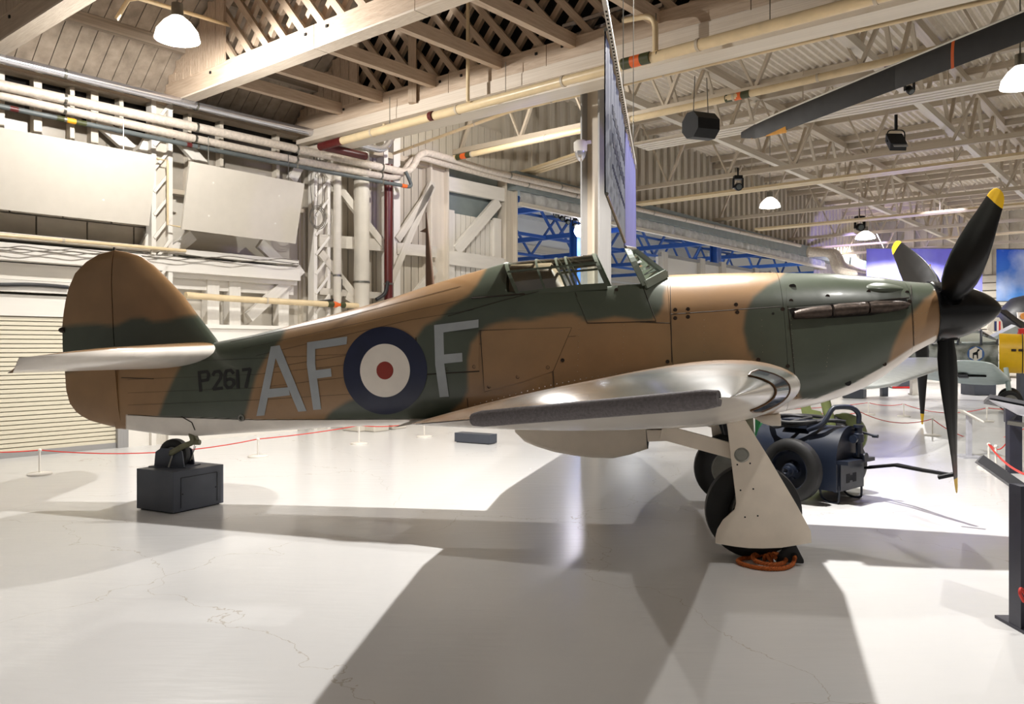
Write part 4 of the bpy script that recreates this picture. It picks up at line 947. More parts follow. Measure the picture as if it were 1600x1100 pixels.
# ---- wheel chock and rope
cb = gnd(1222, 878); ch = thing('wheel_chock', 'black rubber wheel chock in front of the main wheel', 'chock', cb)
k0, k1 = gnd(1214, 879), gnd(1257, 881); dx = (k1-k0)
mb = MB(); mb.prism([k0+Zw*.0, k1, k1+Zw*.03-dx*.02, k1-dx*.32+Zw*.155, k1-dx*.5+Zw*.155, k0+dx*.05+Zw*.05], Vector((-HV.x, -HV.y, 0))*.22); o = mb.build('body', M['rubber'], ch); bv = o.modifiers.new('bevel', 'BEVEL'); bv.width = .012; bv.segments = 2
mb = MB(); hc_ = k0+dx*.62+Zw*.06+HV*.004; mb.lathe(hc_-HV*.003, HV, [(0, .028), (.004, .028), (.004, .018), (.0, .018)], 18); mb.build('rope_hole', M['dark'], ch)
rp = [gnd(x, y)+Zw*z for x, y, z in ((1241, 876, .07), (1242, 880, .05), (1238, 886, .022), (1226, 891, .018), (1205, 892.5, .018), (1180, 890, .018), (1160, 885, .018), (1153, 880, .018), (1160, 876, .018), (1175, 874.5, .018), (1195, 875, .05), (1204, 877, .045), (1196, 874.5, .045), (1182, 875, .05), (1176, 879, .045), (1184, 884, .03), (1205, 886.5, .022), (1222, 884.5, .022), (1228, 880, .025), (1221, 876, .045), (1208, 877, .06), (1212, 881, .045))]
rc = thing('coiled_rope', 'orange twisted rope coiled on the floor beside the wheel chock', 'rope', gnd(1200, 884))
sp = spline(rp, 14)
for k in range(3):                               # three laid strands
    st_ = []; L_ = 0
    for i, p in enumerate(sp):
        if i: L_ += (p-sp[i-1]).length
        t = (sp[min(i+1, len(sp)-1)]-sp[max(i-1, 0)]).normalized(); a_ = t.cross(Zw).normalized(); b_ = a_.cross(t); an = L_*95+k*2*math.pi/3; st_.append(p+(a_*math.cos(an)+b_*math.sin(an))*.0085)
    mb = MB(); mb.tube(st_, .0095, 7); mb.build('strand', M['rope_orange'], rc, smooth=True)
mb = MB(); kc = gnd(1200, 879)+Zw*.04; mb.tube(spline([kc+Vector((.03*math.cos(a), .025*math.sin(a), .025*math.sin(2*a))) for a in [k*.8 for k in range(9)]], 5), .014, 8); mb.build('knot', M['rope_orange'], rc, smooth=True)
mb = MB(); t0 = gnd(1212, 876)+Zw*.05; mb.add([t0, t0+Vector((.05, 0, .03)), t0+Vector((.06, 0, .06)), t0+Vector((.01, 0, .025)), t0+Vector((0, .004, 0)), t0+Vector((.05, .004, .03)), t0+Vector((.06, .004, .06)), t0+Vector((.01, .004, .025))], [(0, 1, 2, 3), (7, 6, 5, 4), (0, 4, 5, 1), (1, 5, 6, 2), (2, 6, 7, 3), (3, 7, 4, 0)]); mb.build('paper_tag', M['white'], rc)

# ---- dark blue tank trolley behind the main wheel
tf = Vector((.656, -.755, 0)); tn = Vector((-.755, -.656, 0)); P0 = gnd(1307, 789)
tr = thing('tank_trolley', 'dark blue two wheeled tank trolley with hoses and tow bar', 'trolley', P0-tf*.5-tn*.3)
def TL(x, y, z): return P0+tf*x+tn*y+Zw*z        # x forward of the front plate, y toward the near side (0 = near edge, -.62 = far edge)
def body_sec(x, n=24, ins=0): return [TL(x, -.31+(.31-ins)*math.cos(a), .47+(.36-ins)*math.sin(a)) for a in [math.pi*k/n for k in range(n+1)]]+[TL(x, -.62+ins, .14), TL(x, -ins, .14)]
mb = MB(); rows = [s+[s[0]] for s in (body_sec(-1.02), body_sec(-.03))]; mb.grid(rows); n = len(rows[0]); mb.f.append(list(range(n-1))); mb.f.append([n+k for k in range(n-1)]); mb.build('tank', M['trolley'], tr, smooth=True)
mb = MB(); s = body_sec(-.03); mb.prism([p+(p-TL(-.03, -.31, .45))*.02 for p in s], tf*.03); mb.build('front_plate', M['trolley'], tr, smooth=True, angle=30)
mb = MB(); mb.box(TL(.012, -.31, .30), tf*.012, tn*.26, Zw*.15); fp = mb.build('lower_plate', M['trolley'], tr)
for k in range(8): mb = MB(); mb.box(TL(.025, -.18-.03*k, .27), tf*.002, tn*.006, Zw*(.05 if k not in (3, 4) else .03)); mb.build('louvre_slot', M['dark'], fp)
mb = MB(); mb.box(TL(.06, -.31, .46), tf*.07, tn*.31, Zw*.02); mb.build('shelf', M['trolley'], tr)
for y in (-.05, -.57):
    pts = [TL(.0, y, .2), TL(.0, y, .06), TL(-.02, y, .015), TL(-.12, y, .012), TL(-.2, y, .06), TL(-.22, y, .2)]; mb = MB(); mb.tube(spline(pts, 6), .013, 8); mb.build('skid_hoop', M['trolley'], tr, smooth=True)
for y, sg in ((.2, 1), (-.82, -1)):
    c = TL(-.42, y, .352); mb = MB(); mb.lathe(c, tn, tyre_prof(.352, .16, .225), 48, cap=False); ty = mb.build('wheel', M['rubber'], tr, smooth=True)
    mb = MB(); mb.lathe(c, tn*sg, [(-.03, .232), (.06, .232), (.065, .215), (.0, .20), (-.02, .11), (.0, .09), (.07, .07), (.075, .05), (.12, .045), (.125, .03), (.10, .0)], 40); mb.build('wheel_disc', M['trolley'], ty, smooth=True, angle=50)
    for k in range(5): a = k*2*math.pi/5; mb = MB(); mb.lathe(c+(tf*math.cos(a)+Zw*math.sin(a))*.085+tn*sg*.0, tn*sg, [(0, .016), (.03, .016), (.03, 0)], 8); mb.build('wheel_nut', M['trolley'], ty)
mb = MB(); mb.tube([TL(-.42, .2, .352), TL(-.42, -.82, .352)], .03, 12); mb.build('axle', M['black'], tr)
tb = [at(1352, 731, 9.2), at(1398, 727, 8.75), at(1440, 735, 8.3), at(1485, 742, 7.9)]
for o_ in (0, .10):
    mb = MB(); mb.tube([p+tn*(-o_*(1-i/3.4)) for i, p in enumerate(tb)], .017, 10); mb.build('tow_bar', M['black'], tr, smooth=True)
mb = MB(); mb.tube([at(1466, 746, 7.9), at(1495, 740, 7.8)], .022, 12); mb.build('tow_handle', M['black'], tr)
for k, pts in enumerate(([(1262, 672, 9.2), (1285, 662, 9.1), (1300, 640, 9.1), (1310, 636, 9.1), (1330, 637, 9.1), (1341, 646, 9.1), (1342, 662, 9.1)],)):
    mb = MB(); q = spline([at(*p) for p in pts], 8); mb.tube(q, .028, 12); mb.build('delivery_pipe', M['trolley'], tr, smooth=True)
mb = MB(); mb.tube(spline([TL(-.85, -.1, .86), TL(-.7, .05, .80), TL(-.55, -.02, .86), TL(-.45, -.25, .9), TL(-.6, -.45, .89), TL(-.8, -.4, .90), TL(-.9, -.2, .89), TL(-.8, -.02, .85), TL(-.6, .03, .82), TL(-.4, -.02, .85), TL(-.2, -.2, .89), TL(-.05, -.3, .88)], 10), .022, 10); mb.build('hose', M['hose'], tr, smooth=True)
mb = MB(); mb.tube(spline([TL(-.95, -.3, .85), TL(-.78, .0, .88), TL(-.55, .04, .86), TL(-.3, -.1, .88), TL(-.35, -.4, .9), TL(-.7, -.5, .9), TL(-.95, -.35, .87)], 10), .022, 10); mb.build('hose', M['hose'], tr, smooth=True)
vx = TL(.06, -.38, .70); mb = MB(); mb.lathe(vx, Zw, [(-.22, .03), (-.2, .045), (-.17, .03), (-.05, .03), (-.04, .055), (.05, .055), (.06, .04), (.12, .04), (.12, .055), (.15, .055), (.15, .03)], 18); mb.lathe(vx+Zw*.0, tn, [(-.08, .03), (.1, .03), (.1, .045), (.13, .045)], 14); mb.lathe(vx-Zw*.2, tf, [(-.05, .035), (.07, .035), (.07, .05), (.09, .05)], 14); mb.build('valve_body', M['trolley'], tr, smooth=True, angle=40)
mb = MB(); mb.tube([vx+Zw*.12-tf*.2, vx+Zw*.03+tf*.14-tn*.1], .014, 10); mb.lathe(vx+Zw*.03+tf*.14-tn*.1, tf, [(-.03, .02), (.03, .02)], 12); mb.build('valve_lever', M['trolley'], tr)
mb = MB(); mb.box(TL(-.55, -.2, .84), tf*.16, tn*.12, Zw*.05); mb.build('junction_box', M['trolley'], tr)

# ---- green machine glimpsed behind the main gear
gm = thing('green_machine', 'dark green engine stand glimpsed between gear door and blue trolley', 'machine', at(1180, 700, 10.6).xy.to_3d())
b = at(1178, 700, 10.6)
mb = MB(); mb.box((b.x, b.y, .30), E1*.3, E2*.25, Zw*.28); mb.build('engine_block', M['green_machine'], gm)
for x, z0, z1 in ((-.16, .5, .95), (.02, .5, .92), (.16, .5, .8)): mb = MB(); mb.tube([(b.x+x, b.y-.1, z0), (b.x+x, b.y-.1, z1)], .035, 10); mb.build('upright', M['green_machine'], gm)
mb = MB(); mb.lathe((b.x+.08, b.y-.28, .66), (.4, -.9, 0), [(0, .14), (.05, .14), (.05, .05), (.1, .05)], 22); mb.build('flywheel', M['green_machine'], gm, smooth=True, angle=40)
mb = MB(); mb.tube(arc([(b.x-.16, b.y-.1, .9), (b.x, b.y-.1, .93), (b.x+.2, b.y-.12, .7)]), .022, 8); mb.build('fuel_line', M['green_machine'], gm)

# ---- plain plinths on the floor
def box_plinth(name, c0, c1, ytop, label, dep=.6):
    p, q = gnd(*c0), gnd(*c1); h_ = H-(ytop-540)*p.y/F; a = q-p; b_ = Vector((a.y, -a.x, 0)).normalized(); b_ = b_ if b_.y > 0 else -b_; return plinth(name, p, a, b_*dep, h_, label)
box_plinth('box_plinth', (710, 691), (765, 695), 676, 'low dark grey box under the near wing trailing edge', .25)
box_plinth('box_plinth', (1316, 622), (1349, 623), 604, 'grey plinth just below the nose cowling', .8)
box_plinth('box_plinth', (1501, 616), (1523, 618), 592, 'dark grey plinth under the yellow nosed aircraft', .8)
p = gnd(1394, 607); q = gnd(1424, 607); r_ = thing('ramp_plinth', 'dark grey ramp with concave slope behind a white pillar', 'ramp', (p+q)/2)
mb = MB(); mb.prism([p, q]+[p+(q-p)*s+Zw*(.05+(.62*s*s)) for s in [1-k/10 for k in range(11)]], Vector((.3, 1, 0))); mb.build('body', M['plinth'], r_); mb = MB(); mb.box((p+q)/2+Vector((0, -.03, .05)), (q-p)*.5, (0, .02, 0), (0, 0, .03)); mb.build('skirt', M['red'], r_)
c0 = gnd(1428, 617); r_ = thing('column', 'slim white pillar beyond the grey ramp', None, c0, kind='structure'); mb = MB(); mb.box((c0.x, c0.y, 1.2), (.10, 0, 0), (0, .1, 0), (0, 0, 1.2)); mb.build('shaft', M['white'], r_); mb = MB(); mb.box((c0.x, c0.y, .03), (.14, 0, 0), (0, .14, 0), (0, 0, .03)); mb.build('base', M['white'], r_)
for px, py, hh, ww, lb in ((556, 673, .42, .3, 'left cream block by the wall under the fuselage'), (584, 673, .36, .4, 'right cream block by the wall under the fuselage'), (612, 669, .2, .4, 'small cream crate by the wall under the roundel')):
    p = gnd(px, py); r_ = thing('concrete_weight', lb, 'block', p, 'cream blocks by the left wall'); mb = MB(); mb.box((p.x, p.y, hh/2), E1*ww*.5, E2*.25, Zw*hh/2); o = mb.build('block', M['cream'], r_); bv = o.modifiers.new('bevel', 'BEVEL'); bv.width = .02; mb = MB(); mb.tube(arc([(p.x-.1, p.y, hh-.02), (p.x-.1, p.y, hh+.05), (p.x+.1, p.y, hh+.05), (p.x+.1, p.y, hh-.02)]), .012, 8); mb.build('lifting_loop', M['metal'], r_)

# ---- rope barriers
def post(px, py, ytop, label, group='rope barrier posts'):
    p = gnd(px, py); h_ = (py-ytop)*p.y/F; t = thing('barrier_post', label, 'post', p, group)
    mb = MB(); mb.lathe(p, Zw, [(0, .15), (.018, .15), (.03, .13), (.035, .02)], 24); mb.build('base', M['white'], t, smooth=True, angle=40)
    mb = MB(); mb.lathe(p+Zw*.03, Zw, [(0, .013), (h_-.06, .013)], 12); mb.build('rod', M['white'], t)
    mb = MB(); mb.lathe(p+Zw*(h_-.04), Zw, [(0, .013), (.006, .024), (.025, .027), (.04, .016), (.044, 0)], 14); mb.build('cap', M['white'], t, smooth=True)
    return p+Zw*(h_-.02)
PL = [post(62, 742, 701, 'white rope post in front of the roller shutter'), post(403, 714, 684, 'white rope post under the code letter A'), post(561, 694, 663, 'white rope post below the rear of the roundel'), post(663, 683, 655, 'white rope post half hidden by the wing trailing edge')]
PR = [post(1357, 648, 628, 'white rope post just right of the trolley outlet pipe'), post(1412, 651, 630, 'white rope post left of the hanging far propeller blade'), post(1542, 659, 636, 'white rope post under the yellow nosed aircraft wheel'), post(1457, 681, 653, 'white rope post right of the far propeller tip'),
      post(1545, 732, 692, 'white rope post behind the near dark sign slab'), post(1556, 737, 695, 'second white rope post tied behind the near dark sign slab')]
def rope(pts, label, sag=.06, r=.008):
    P = []
    for a, b in zip(pts, pts[1:]):
        n = 12; P += [a.lerp(b, k/n)-Zw*sag*4*(k/n)*(1-k/n) for k in range(n)]
    P.append(pts[-1]); mb = MB(); mb.tube(P, r, 7); tag(mb.build('barrier_rope', M['rope'], smooth=True), label, 'rope', 'red barrier ropes')
rope([gnd(-150, 770)+Zw*.55, PL[0]], 'red rope running left from the post by the roller shutter', .05)
rope([PL[0], PL[1]], 'red rope behind the tail plinth', .12); rope([PL[1], PL[2]], 'red rope behind the rear fuselage letters', .02); rope([PL[2], PL[3]], 'red rope below the roundel'); rope([PL[3], gnd(900, 650)+Zw*.6], 'red rope hidden behind the near wing')
rope([at(1180, 640, PR[0].y+.4), PR[0], PR[1]], 'upper red rope left of the hanging far propeller blade', .05); rope([PR[1], PR[2]], 'upper red rope passing behind the black propeller blade', .16); rope([PR[2], at(1640, 637, PR[2].y)], 'upper red rope running behind the dark sign', .04)
rope([at(1230, 628, PR[3].y+2), at(1345, 644, PR[3].y+.6), PR[3]], 'lower red rope left of the far propeller tip', .14); rope([PR[3], at(1600, 670, PR[3].y-.3)], 'lower red rope running behind the small white sign', .3)
rope([PR[4], at(1640, 752, 6.4)], 'thick red rope crossing in front of the dark sign post', .1, .012); rope([PR[4]+Vector((.02, 0, 0)), PR[5]+Vector((.25, .1, .12))], 'short slack red rope beside the dark sign post', .12)

# ---- reading signs at the right
f0 = gnd(1599, 988); s1 = thing('sign_lectern', 'nearest dark sign stand with tilted charcoal slab at the right edge', 'sign', f0)
a_, b_ = at(1532, 716, 5.3), at(1670, 812, 4.75); dl = b_-a_; wv = Vector((.45, .85, -.13)).normalized(); nn = dl.cross(wv).normalized()
mb = MB(); mb.box((a_+b_)/2+wv*.3, dl/2, wv*.3, nn*.028); mb.build('slab', M['lectern_grey'], s1)
mb = MB(); mb.prism([at(1589, 770, 5.0), at(1640, 800, 4.9), at(1622, 812, 4.95), at(1597, 812, 4.95)], Vector((.05, .12, 0))); mb.build('bracket', M['lectern'], s1)
mb = MB(); mb.box((f0.x+.03, f0.y+.06, .44), (.045, 0, 0), (0, .06, 0), (0, 0, .44)); mb.build('leg', M['lectern'], s1); mb = MB(); mb.box((f0.x+.2, f0.y+.06, .01), (.22, 0, 0), (0, .2, 0), (0, 0, .01)); mb.build('foot_plate', M['lectern'], s1)
mb = MB(); mb.tube(spline([at(1600, 940, 4.9), at(1594, 928, 4.88), at(1596, 920, 4.9), at(1606, 935, 4.9)], 6), .01, 8); mb.build('rope_hook', M['rope'], s1)
f1 = gnd(1584, 739); s2 = thing('sign_lectern', 'dark sign stand with pale underside in front of the parked aircraft wheel', 'sign', f1)
mb = MB(); mb.box((f1.x, f1.y, .40), (.085, 0, 0), (0, .05, 0), (0, 0, .40)); mb.build('leg', M['lectern'], s2)
a_, b_ = at(1547, 622, 11.2), at(1650, 642, 10.6); dl = b_-a_; mb = MB(); mb.box((a_+b_)/2+Vector((.1, .25, -.03)), dl/2, Vector((.1, .25, -.06)), Zw*.022); mb.build('slab', M['lectern_grey'], s2)
mb = MB(); mb.prism([at(1549, 625, 11.15), at(1650, 645, 10.6), at(1640, 662, 10.7), at(1590, 648, 11), at(1571, 638, 11.1)], Vector((.1, .3, 0))); mb.build('underside', M['lectern_pale'], s2)
mb = MB(); mb.prism([at(1571, 638, 11.08), at(1596, 640, 11.0), at(1581, 660, 11.1), at(1572, 660, 11.1)], Vector((.03, .1, 0))); mb.build('bracket', M['lectern'], s2)
mb = MB(); mb.bar(at(1575, 660, 11.0), at(1640, 670, 10.7), .12, .05); mb.build('shelf', M['metal'], s2)
f2 = gnd(1514, 714); s3 = thing('sign_stand', 'small white topped sign on a grey post', 'sign', f2)
mb = MB(); mb.box((f2.x, f2.y, .33), (.034, 0, 0), (0, .03, 0), (0, 0, .33)); mb.build('post', M['lectern_pale'], s3); mb = MB(); mb.box((f2.x-.02, f2.y, .012), (.17, 0, 0), (0, .2, 0), (0, 0, .012)); mb.build('base_plate', M['lectern_pale'], s3)
a_, b_ = at(1500, 641, 12.75), at(1531, 658, 12.55); mb = MB(); mb.box((a_+b_)/2, (b_-a_)/2, Vector((.08, .25, -.01)), Zw*.012); mb.build('sign_top', M['white'], s3)

# ------------------------------------------------------------------ hung things
def panel(tl, tr_, br_, bl, label):
    P = [WP(tl[0], tl[1], -.62), WP(tr_[0], tr_[1], -.62), WP(br_[0], br_[1], -.40), WP(bl[0], bl[1], -.40)]; nrm = (P[1]-P[0]).cross(P[3]-P[0]).normalized(); nrm = nrm if nrm.dot(E2) > 0 else -nrm
    c = sum(P, Vector())/4; t = thing('display_board', label, 'panel', (c.x, c.y, min(p.z for p in P)), 'tilted white boards on the left wall')
    mb = MB(); mb.prism(P, nrm*.05); mb.build('face_board', M['panel'], t)
    for s, v in ((.2, .25), (.78, .27), (.2, .75), (.78, .72)):
        q = P[0].lerp(P[1], s).lerp(P[3].lerp(P[2], s), v); mb = MB(); mb.lathe(q-nrm*.006, nrm, [(0, .012), (.008, .022)], 12); mb.build('fixing', M['white'], t)
    for s in (.15, .85): q = P[0].lerp(P[1], s)+nrm*.025; mb = MB(); mb.tube([q, q+Zw*.5], .008, 6); mb.build('hanger_rod', M['metal'], t)
    return t
panel((-170, 168), (245, 243), (233, 353), (-170, 308), 'large tilted white panel hung at the upper left wall')
panel((297, 252), (476, 287), (462, 381), (284, 358), 'smaller tilted white panel hung right of the laced column')
def pipe(name, pts, r, m, label, bands=(), flip=None, rd=True):
    P = [Vector(p) for p in pts]; c = sum(P, Vector())/len(P); t = thing(name, label, 'pipe', c); Q = arc(P) if rd and len(P) > 2 else P
    mb = MB(); mb.tube(Q, r, 14); mb.build('run', M[m], t, smooth=True)
    for a, b, mm in bands: mb = MB(); mb.tube([a, b], r*1.06, 14); mb.build('band', M[mm], t, smooth=True, angle=50)
    L_ = 0
    for a, b in zip(P, P[1:]):
        d = (b-a).length; k = .9
        while k < d-.2:
            if d > 2.4: mb = MB(); mb.tube([a+(b-a)*(k-.02)/d, a+(b-a)*(k+.02)/d], r*1.12, 12); mb.build('clip', M['metal' if m != 'pipe_cream' else 'steel'], t, smooth=True, angle=50)
            k += 2.2
    return t
wp = lambda pts, t: [WP(x, y, t) for x, y in pts]
pipe('service_duct', wp([(-60, 76), (0, 91), (400, 188), (520, 214), (600, 236), (618, 205)], -.40), .075, 'chrome', 'shiny round duct along the eaves at the upper left')
pipe('lagged_pipe', wp([(-60, 120), (0, 133), (400, 219), (640, 271), (658, 236), (700, 247), (760, 266), (920, 302)], -.40), .08, 'lagging', 'upper white lagged pipe with rusty clamps along the left wall')
pipe('lagged_pipe', wp([(-60, 138), (0, 149), (400, 238), (622, 280), (648, 243), (700, 258), (790, 281), (1250, 384)], -.30), .07, 'lagging', 'lower white lagged pipe below the upper lagged one')
B_ = lambda x0, y0, x1, y1, t, mm: (WP(x0, y0, t), WP(x1, y1, t), mm)
pipe('grey_conduit', wp([(-60, 153), (0, 166), (400, 248), (645, 293), (634, 268)], -.52), .04, 'slate_pipe', 'thin grey conduit with coloured bands above the white panels', [B_(15, 169, 28, 172, -.52, 'red_pipe'), B_(88, 184, 104, 187.5, -.52, 'olive_band'), B_(104, 187.5, 118, 190.3, -.52, 'yellow_band'), B_(118, 190.3, 134, 193.5, -.52, 'olive_band'), B_(291, 225.7, 299, 227.3, -.52, 'red_pipe'), B_(627, 289.8, 635, 291.2, -.52, 'orange_band')])
pipe('wall_pipe', wp([(-60, 362), (0, 367), (290, 392)], -.12), .03, 'pipe_cream', 'thin cream pipe under the concrete blocks')
pipe('wall_pipe', wp([(290, 461), (350, 466), (560, 478)], -.18), .06, 'pipe_cream', 'cream pipe with orange band just above the rear fuselage', [B_(511, 475.3, 520, 475.8, -.18, 'olive_band'), B_(520, 475.8, 530, 476.4, -.18, 'orange_band'), B_(530, 476.4, 538, 476.8, -.18, 'olive_band')])
def vpipe(name, px, z0, z1, r, m, label, t=-.15):
    s = sx(px, t); pipe(name, [WD(s, t, z0), WD(s, t, z1)], r, m, label)
vpipe('down_pipe', 565, 0, 6.2, .165, 'cream', 'thick cream vertical pipe on the ribbed cladding')
vpipe('down_pipe', 527, 2.3, 6.0, .085, 'cream', 'slim cream vertical pipe left of the thick one')
vpipe('red_riser', 607, 0, 5.75, .095, 'red_pipe', 'dark red vertical riser pipe behind the spine of the fighter', -.22)
pipe('black_hose_drop', wp([(533, 436), (533, 455), (526, 468), (500, 471)], -.1), .025, 'hose', 'black cable drooping from the slim vertical pipe')
pipe('black_hose_drop', wp([(606, 440), (602, 460), (588, 468)], -.28), .04, 'hose', 'black hose bent beside the red riser')
pipe('wall_cable', wp([(-20, 445), (40, 444.5), (75, 446), (107, 449)], -.1), .03, 'hose', 'thick black cable left of the rudder')
for i, (y0, y1) in enumerate(((385, 398), (388, 401), (391, 404))):
    mb = MB(); pts = wp([(-20+k*27, y0+(y1-y0)*k/10+2.2*math.sin(k*2.1+i*2)-1) for k in range(19)], -.15-.02*i); mb.tube(spline(pts, 4), .008, 5)
    tag(mb.build('wall_cable', M['cable'], smooth=True), ('upper', 'middle', 'lower')[i]+' strand of loose cable along the ledge behind the fin', 'cable')
# sprinkler mains under the tie beam
zb = lambda a, b, z, mm: (zpt(*a, z), zpt(*b, z), mm)
ma, mb_ = zpt(535, 220, 5.62), zpt(1205, 40, 5.62); mdir = (mb_-ma).normalized()
t = pipe('sprinkler_main', [ma, mb_+mdir*3], .075, 'pipe_cream', 'cream sprinkler main with orange band under the lattice truss', [(zpt(973, 100.5, 5.62), zpt(987, 97, 5.62), 'olive_band'), (zpt(987, 97, 5.62), zpt(1002, 93, 5.62), 'orange_band'), (zpt(1002, 93, 5.62), zpt(1016, 89.5, 5.62), 'olive_band'), (ma, ma-mdir*.7, 'red_pipe'), (zpt(672, 182, 5.62), zpt(677, 180.6, 5.62), 'red_pipe'), (ma-mdir*.65, ma-mdir*.65+E1*1.1, 'red_pipe')])
for px, py in ((609, 200), (790, 152), (1025, 85), (1203, 40)): q = zpt(px, py, 5.62); m2 = MB(); m2.tube([q, q+Zw*.55], .007, 6); m2.build('hanger_rod', M['metal'], t)
pipe('sprinkler_branch', [zpt(615, 240, 6.0), zpt(800, 173, 6.0), zpt(1200, 79, 6.0), zpt(1640, -20, 6.0)], .032, 'pipe_cream', 'thin cream sprinkler branch right of the main', rd=False)
ma, mb_ = zpt(696, 250, 6.2), zpt(1200, 140, 6.2)
t = pipe('sprinkler_main', [ma, mb_, zpt(1600, 46, 6.2)], .065, 'pipe_cream', 'second cream sprinkler main passing behind the loudspeaker', [(zpt(714, 246, 6.2), zpt(721, 244.5, 6.2), 'olive_band'), (zpt(721, 244.5, 6.2), zpt(729, 242.7, 6.2), 'orange_band'), (zpt(729, 242.7, 6.2), zpt(736, 241.2, 6.2), 'olive_band'), (zpt(876, 211.5, 6.2), zpt(898, 206.5, 6.2), 'red_pipe'), (zpt(1134, 154.5, 6.2), zpt(1146, 152, 6.2), 'olive_band'), (zpt(1146, 152, 6.2), zpt(1159, 149, 6.2), 'orange_band'), (zpt(1159, 149, 6.2), zpt(1172, 146, 6.2), 'olive_band'), (zpt(1383, 100, 6.2), zpt(1422, 90, 6.2), 'red_pipe')], rd=False)
pipe('drop_pipe', [zpt(600, 210, 5.64), zpt(600, 210, 5.64)+Zw*.9], .03, 'pipe_cream', 'thin cream drop pipe at the left end of the lattice truss')
pipe('drop_pipe', [zpt(731, 159, 5.66), zpt(731, 159, 5.66)+Zw*2.2], .03, 'pipe_cream', 'tall thin cream drop pipe through the lattice truss')
pipe('drop_pipe', [zpt(1024, 81, 5.66), zpt(1024, 81, 5.66)+Zw*.5, zpt(1024, 81, 5.66)+Zw*.55+E2*.5], .04, 'pipe_cream', 'short cream drop pipe beside the hanging rail')
pipe('sprinkler_drop', [at(182, 30, 11), at(200, 0, 11), at(216, -3, 11.0), at(360, 40, 13.5)], .03, 'pipe_cream', 'thin cream pipe with open end left of the bright lamp', rd=False)
pipe('heating_pipe', [at(1262, 392, 33), at(1300, 396, 33), at(1306, 422, 33), at(1360, 434, 34)], .16, 'lagging', 'left lagged pipe stepping down at the far left wall')
pipe('heating_pipe', [at(1262, 396, 34), at(1308, 394, 34), at(1316, 416, 34), at(1362, 428, 35)], .16, 'lagging', 'right lagged pipe stepping down at the far left wall')
# high-bay lamps
def bay(p, r, label, zt):
    t = thing('high_bay_lamp', label, 'lamp', p, 'high bay lamps')
    mb = MB(); mb.lathe(p, Zw, [(.02, r*.96), (.0, r), (.02, r), (.12, r*.92), (.24, r*.62), (.32, r*.3)], 32, cap=False); mb.build('shade', M['lamp_shade'], t, smooth=True, angle=60)
    mb = MB(); mb.lathe(p+Zw*.32, Zw, [(0, r*.3), (.02, r*.28), (.18, r*.26), (.18, 0)], 24); mb.build('lamp_cap', M['metal'], t, smooth=True, angle=50)
    mb = MB(); mb.lathe(p+Zw*.02, Zw, [(-.06, 0), (-.05, r*.5), (-.02, r*.85), (.0, r*.95), (.01, 0)], 28, cap=False); mb.build('lens', M['lampglow'], t, smooth=True)
    mb = MB(); mb.tube([p+Zw*.5, Vector((p.x, p.y, zt))], .012, 6); mb.build('chain', M['metal'], t)
M['lamp_shade'] = mat('glowing_acrylic_shade', (255, 248, 238), emit=2.2)
bay(zpt(277, 62, 6.0), .30, 'dazzling bell lamp under the boarded roof at upper left', 7.2)
bay(zpt(1203, 324, 6.2), .33, 'small lit bell lamp left of the upper propeller blade', 8.6)
bay(zpt(1352, 373, 6.2), .40, 'far lit bell lamp above the purple banner', 8.6)
bay(zpt(1594, 136, 5.7), .28, 'lit bell lamp at the right edge below the rotor blade', 8.6)
# loudspeaker, moving heads, floods, camera
c = at(1095, 197, 12.5); t = thing('loudspeaker', 'black octagonal loudspeaker hung from the steel roof', 'speaker', c)
ax = Vector((.86, .5, .05)).normalized(); hh = .185; pts = []
for k in range(8): a = math.pi/8+k*math.pi/4; s_ = ax.cross(Zw).normalized(); pts.append(c-ax*.22+(s_*math.cos(a)*.19+Zw*math.sin(a)*.21))
mb = MB(); mb.prism(pts, ax*.44); mb.build('cabinet', M['black'], t); mb = MB(); mb.prism([p*1+(c-ax*.22-p)*.06+ax*.437 for p in pts], ax*.012); mb.build('end_panel', mat('loudspeaker_end', (52, 50, 92), .4), t)
for s_ in (-1, 1): mb = MB(); mb.tube([c+ax*.15*s_+Zw*.19, c+ax*.12*s_+Zw*.75], .008, 6); mb.build('wire', M['cable'], t)
def mover(px, py, d, sc_, label, lens=(0, -1, -.2)):
    c = at(px, py, d); t = thing('moving_head_lamp', label, 'stage lamp', c, 'black stage lamps'); L_ = Vector(lens).normalized()
    mb = MB(); mb.box(c+Zw*.30*sc_, (.13*sc_, 0, 0), (0, .11*sc_, 0), (0, 0, .06*sc_)); mb.build('base', M['black'], t)
    for k in (-1, 1): mb = MB(); mb.box(c+Vector((k*.15*sc_, 0, .12*sc_)), (.02*sc_, 0, 0), (0, .06*sc_, 0), (0, 0, .16*sc_)); mb.build('yoke_arm', M['black'], t)
    mb = MB(); mb.lathe(c-L_*.14*sc_, L_, [(0, .05*sc_), (.04*sc_, .11*sc_), (.2*sc_, .13*sc_), (.28*sc_, .12*sc_), (.28*sc_, .0)], 24); h_ = mb.build('head', M['black'], t, smooth=True, angle=50)
    mb = MB(); mb.lathe(c+L_*.142*sc_, L_, [(0, .09*sc_), (.006*sc_, .085*sc_), (.01*sc_, 0)], 24); mb.build('lens', M['slate_pipe'], h_, smooth=True)
    mb = MB(); mb.tube([c+Zw*.36*sc_, c+Zw*.62*sc_], .02, 8); mb.build('clamp', M['black'], t)
mover(1153, 292, 20, .75, 'black moving head lamp above the windscreen'); mover(1343, 355, 30, 1.1, 'far black moving head lamp beside the bell lamp'); mover(1421, 140, 14, .5, 'black rounded stage lamp under the rotor blade', (.2, -.6, -.7))
c = at(1400, 222, 15); t = thing('floodlight', 'square black floodlight hung below the rotor blade', 'floodlight', c)
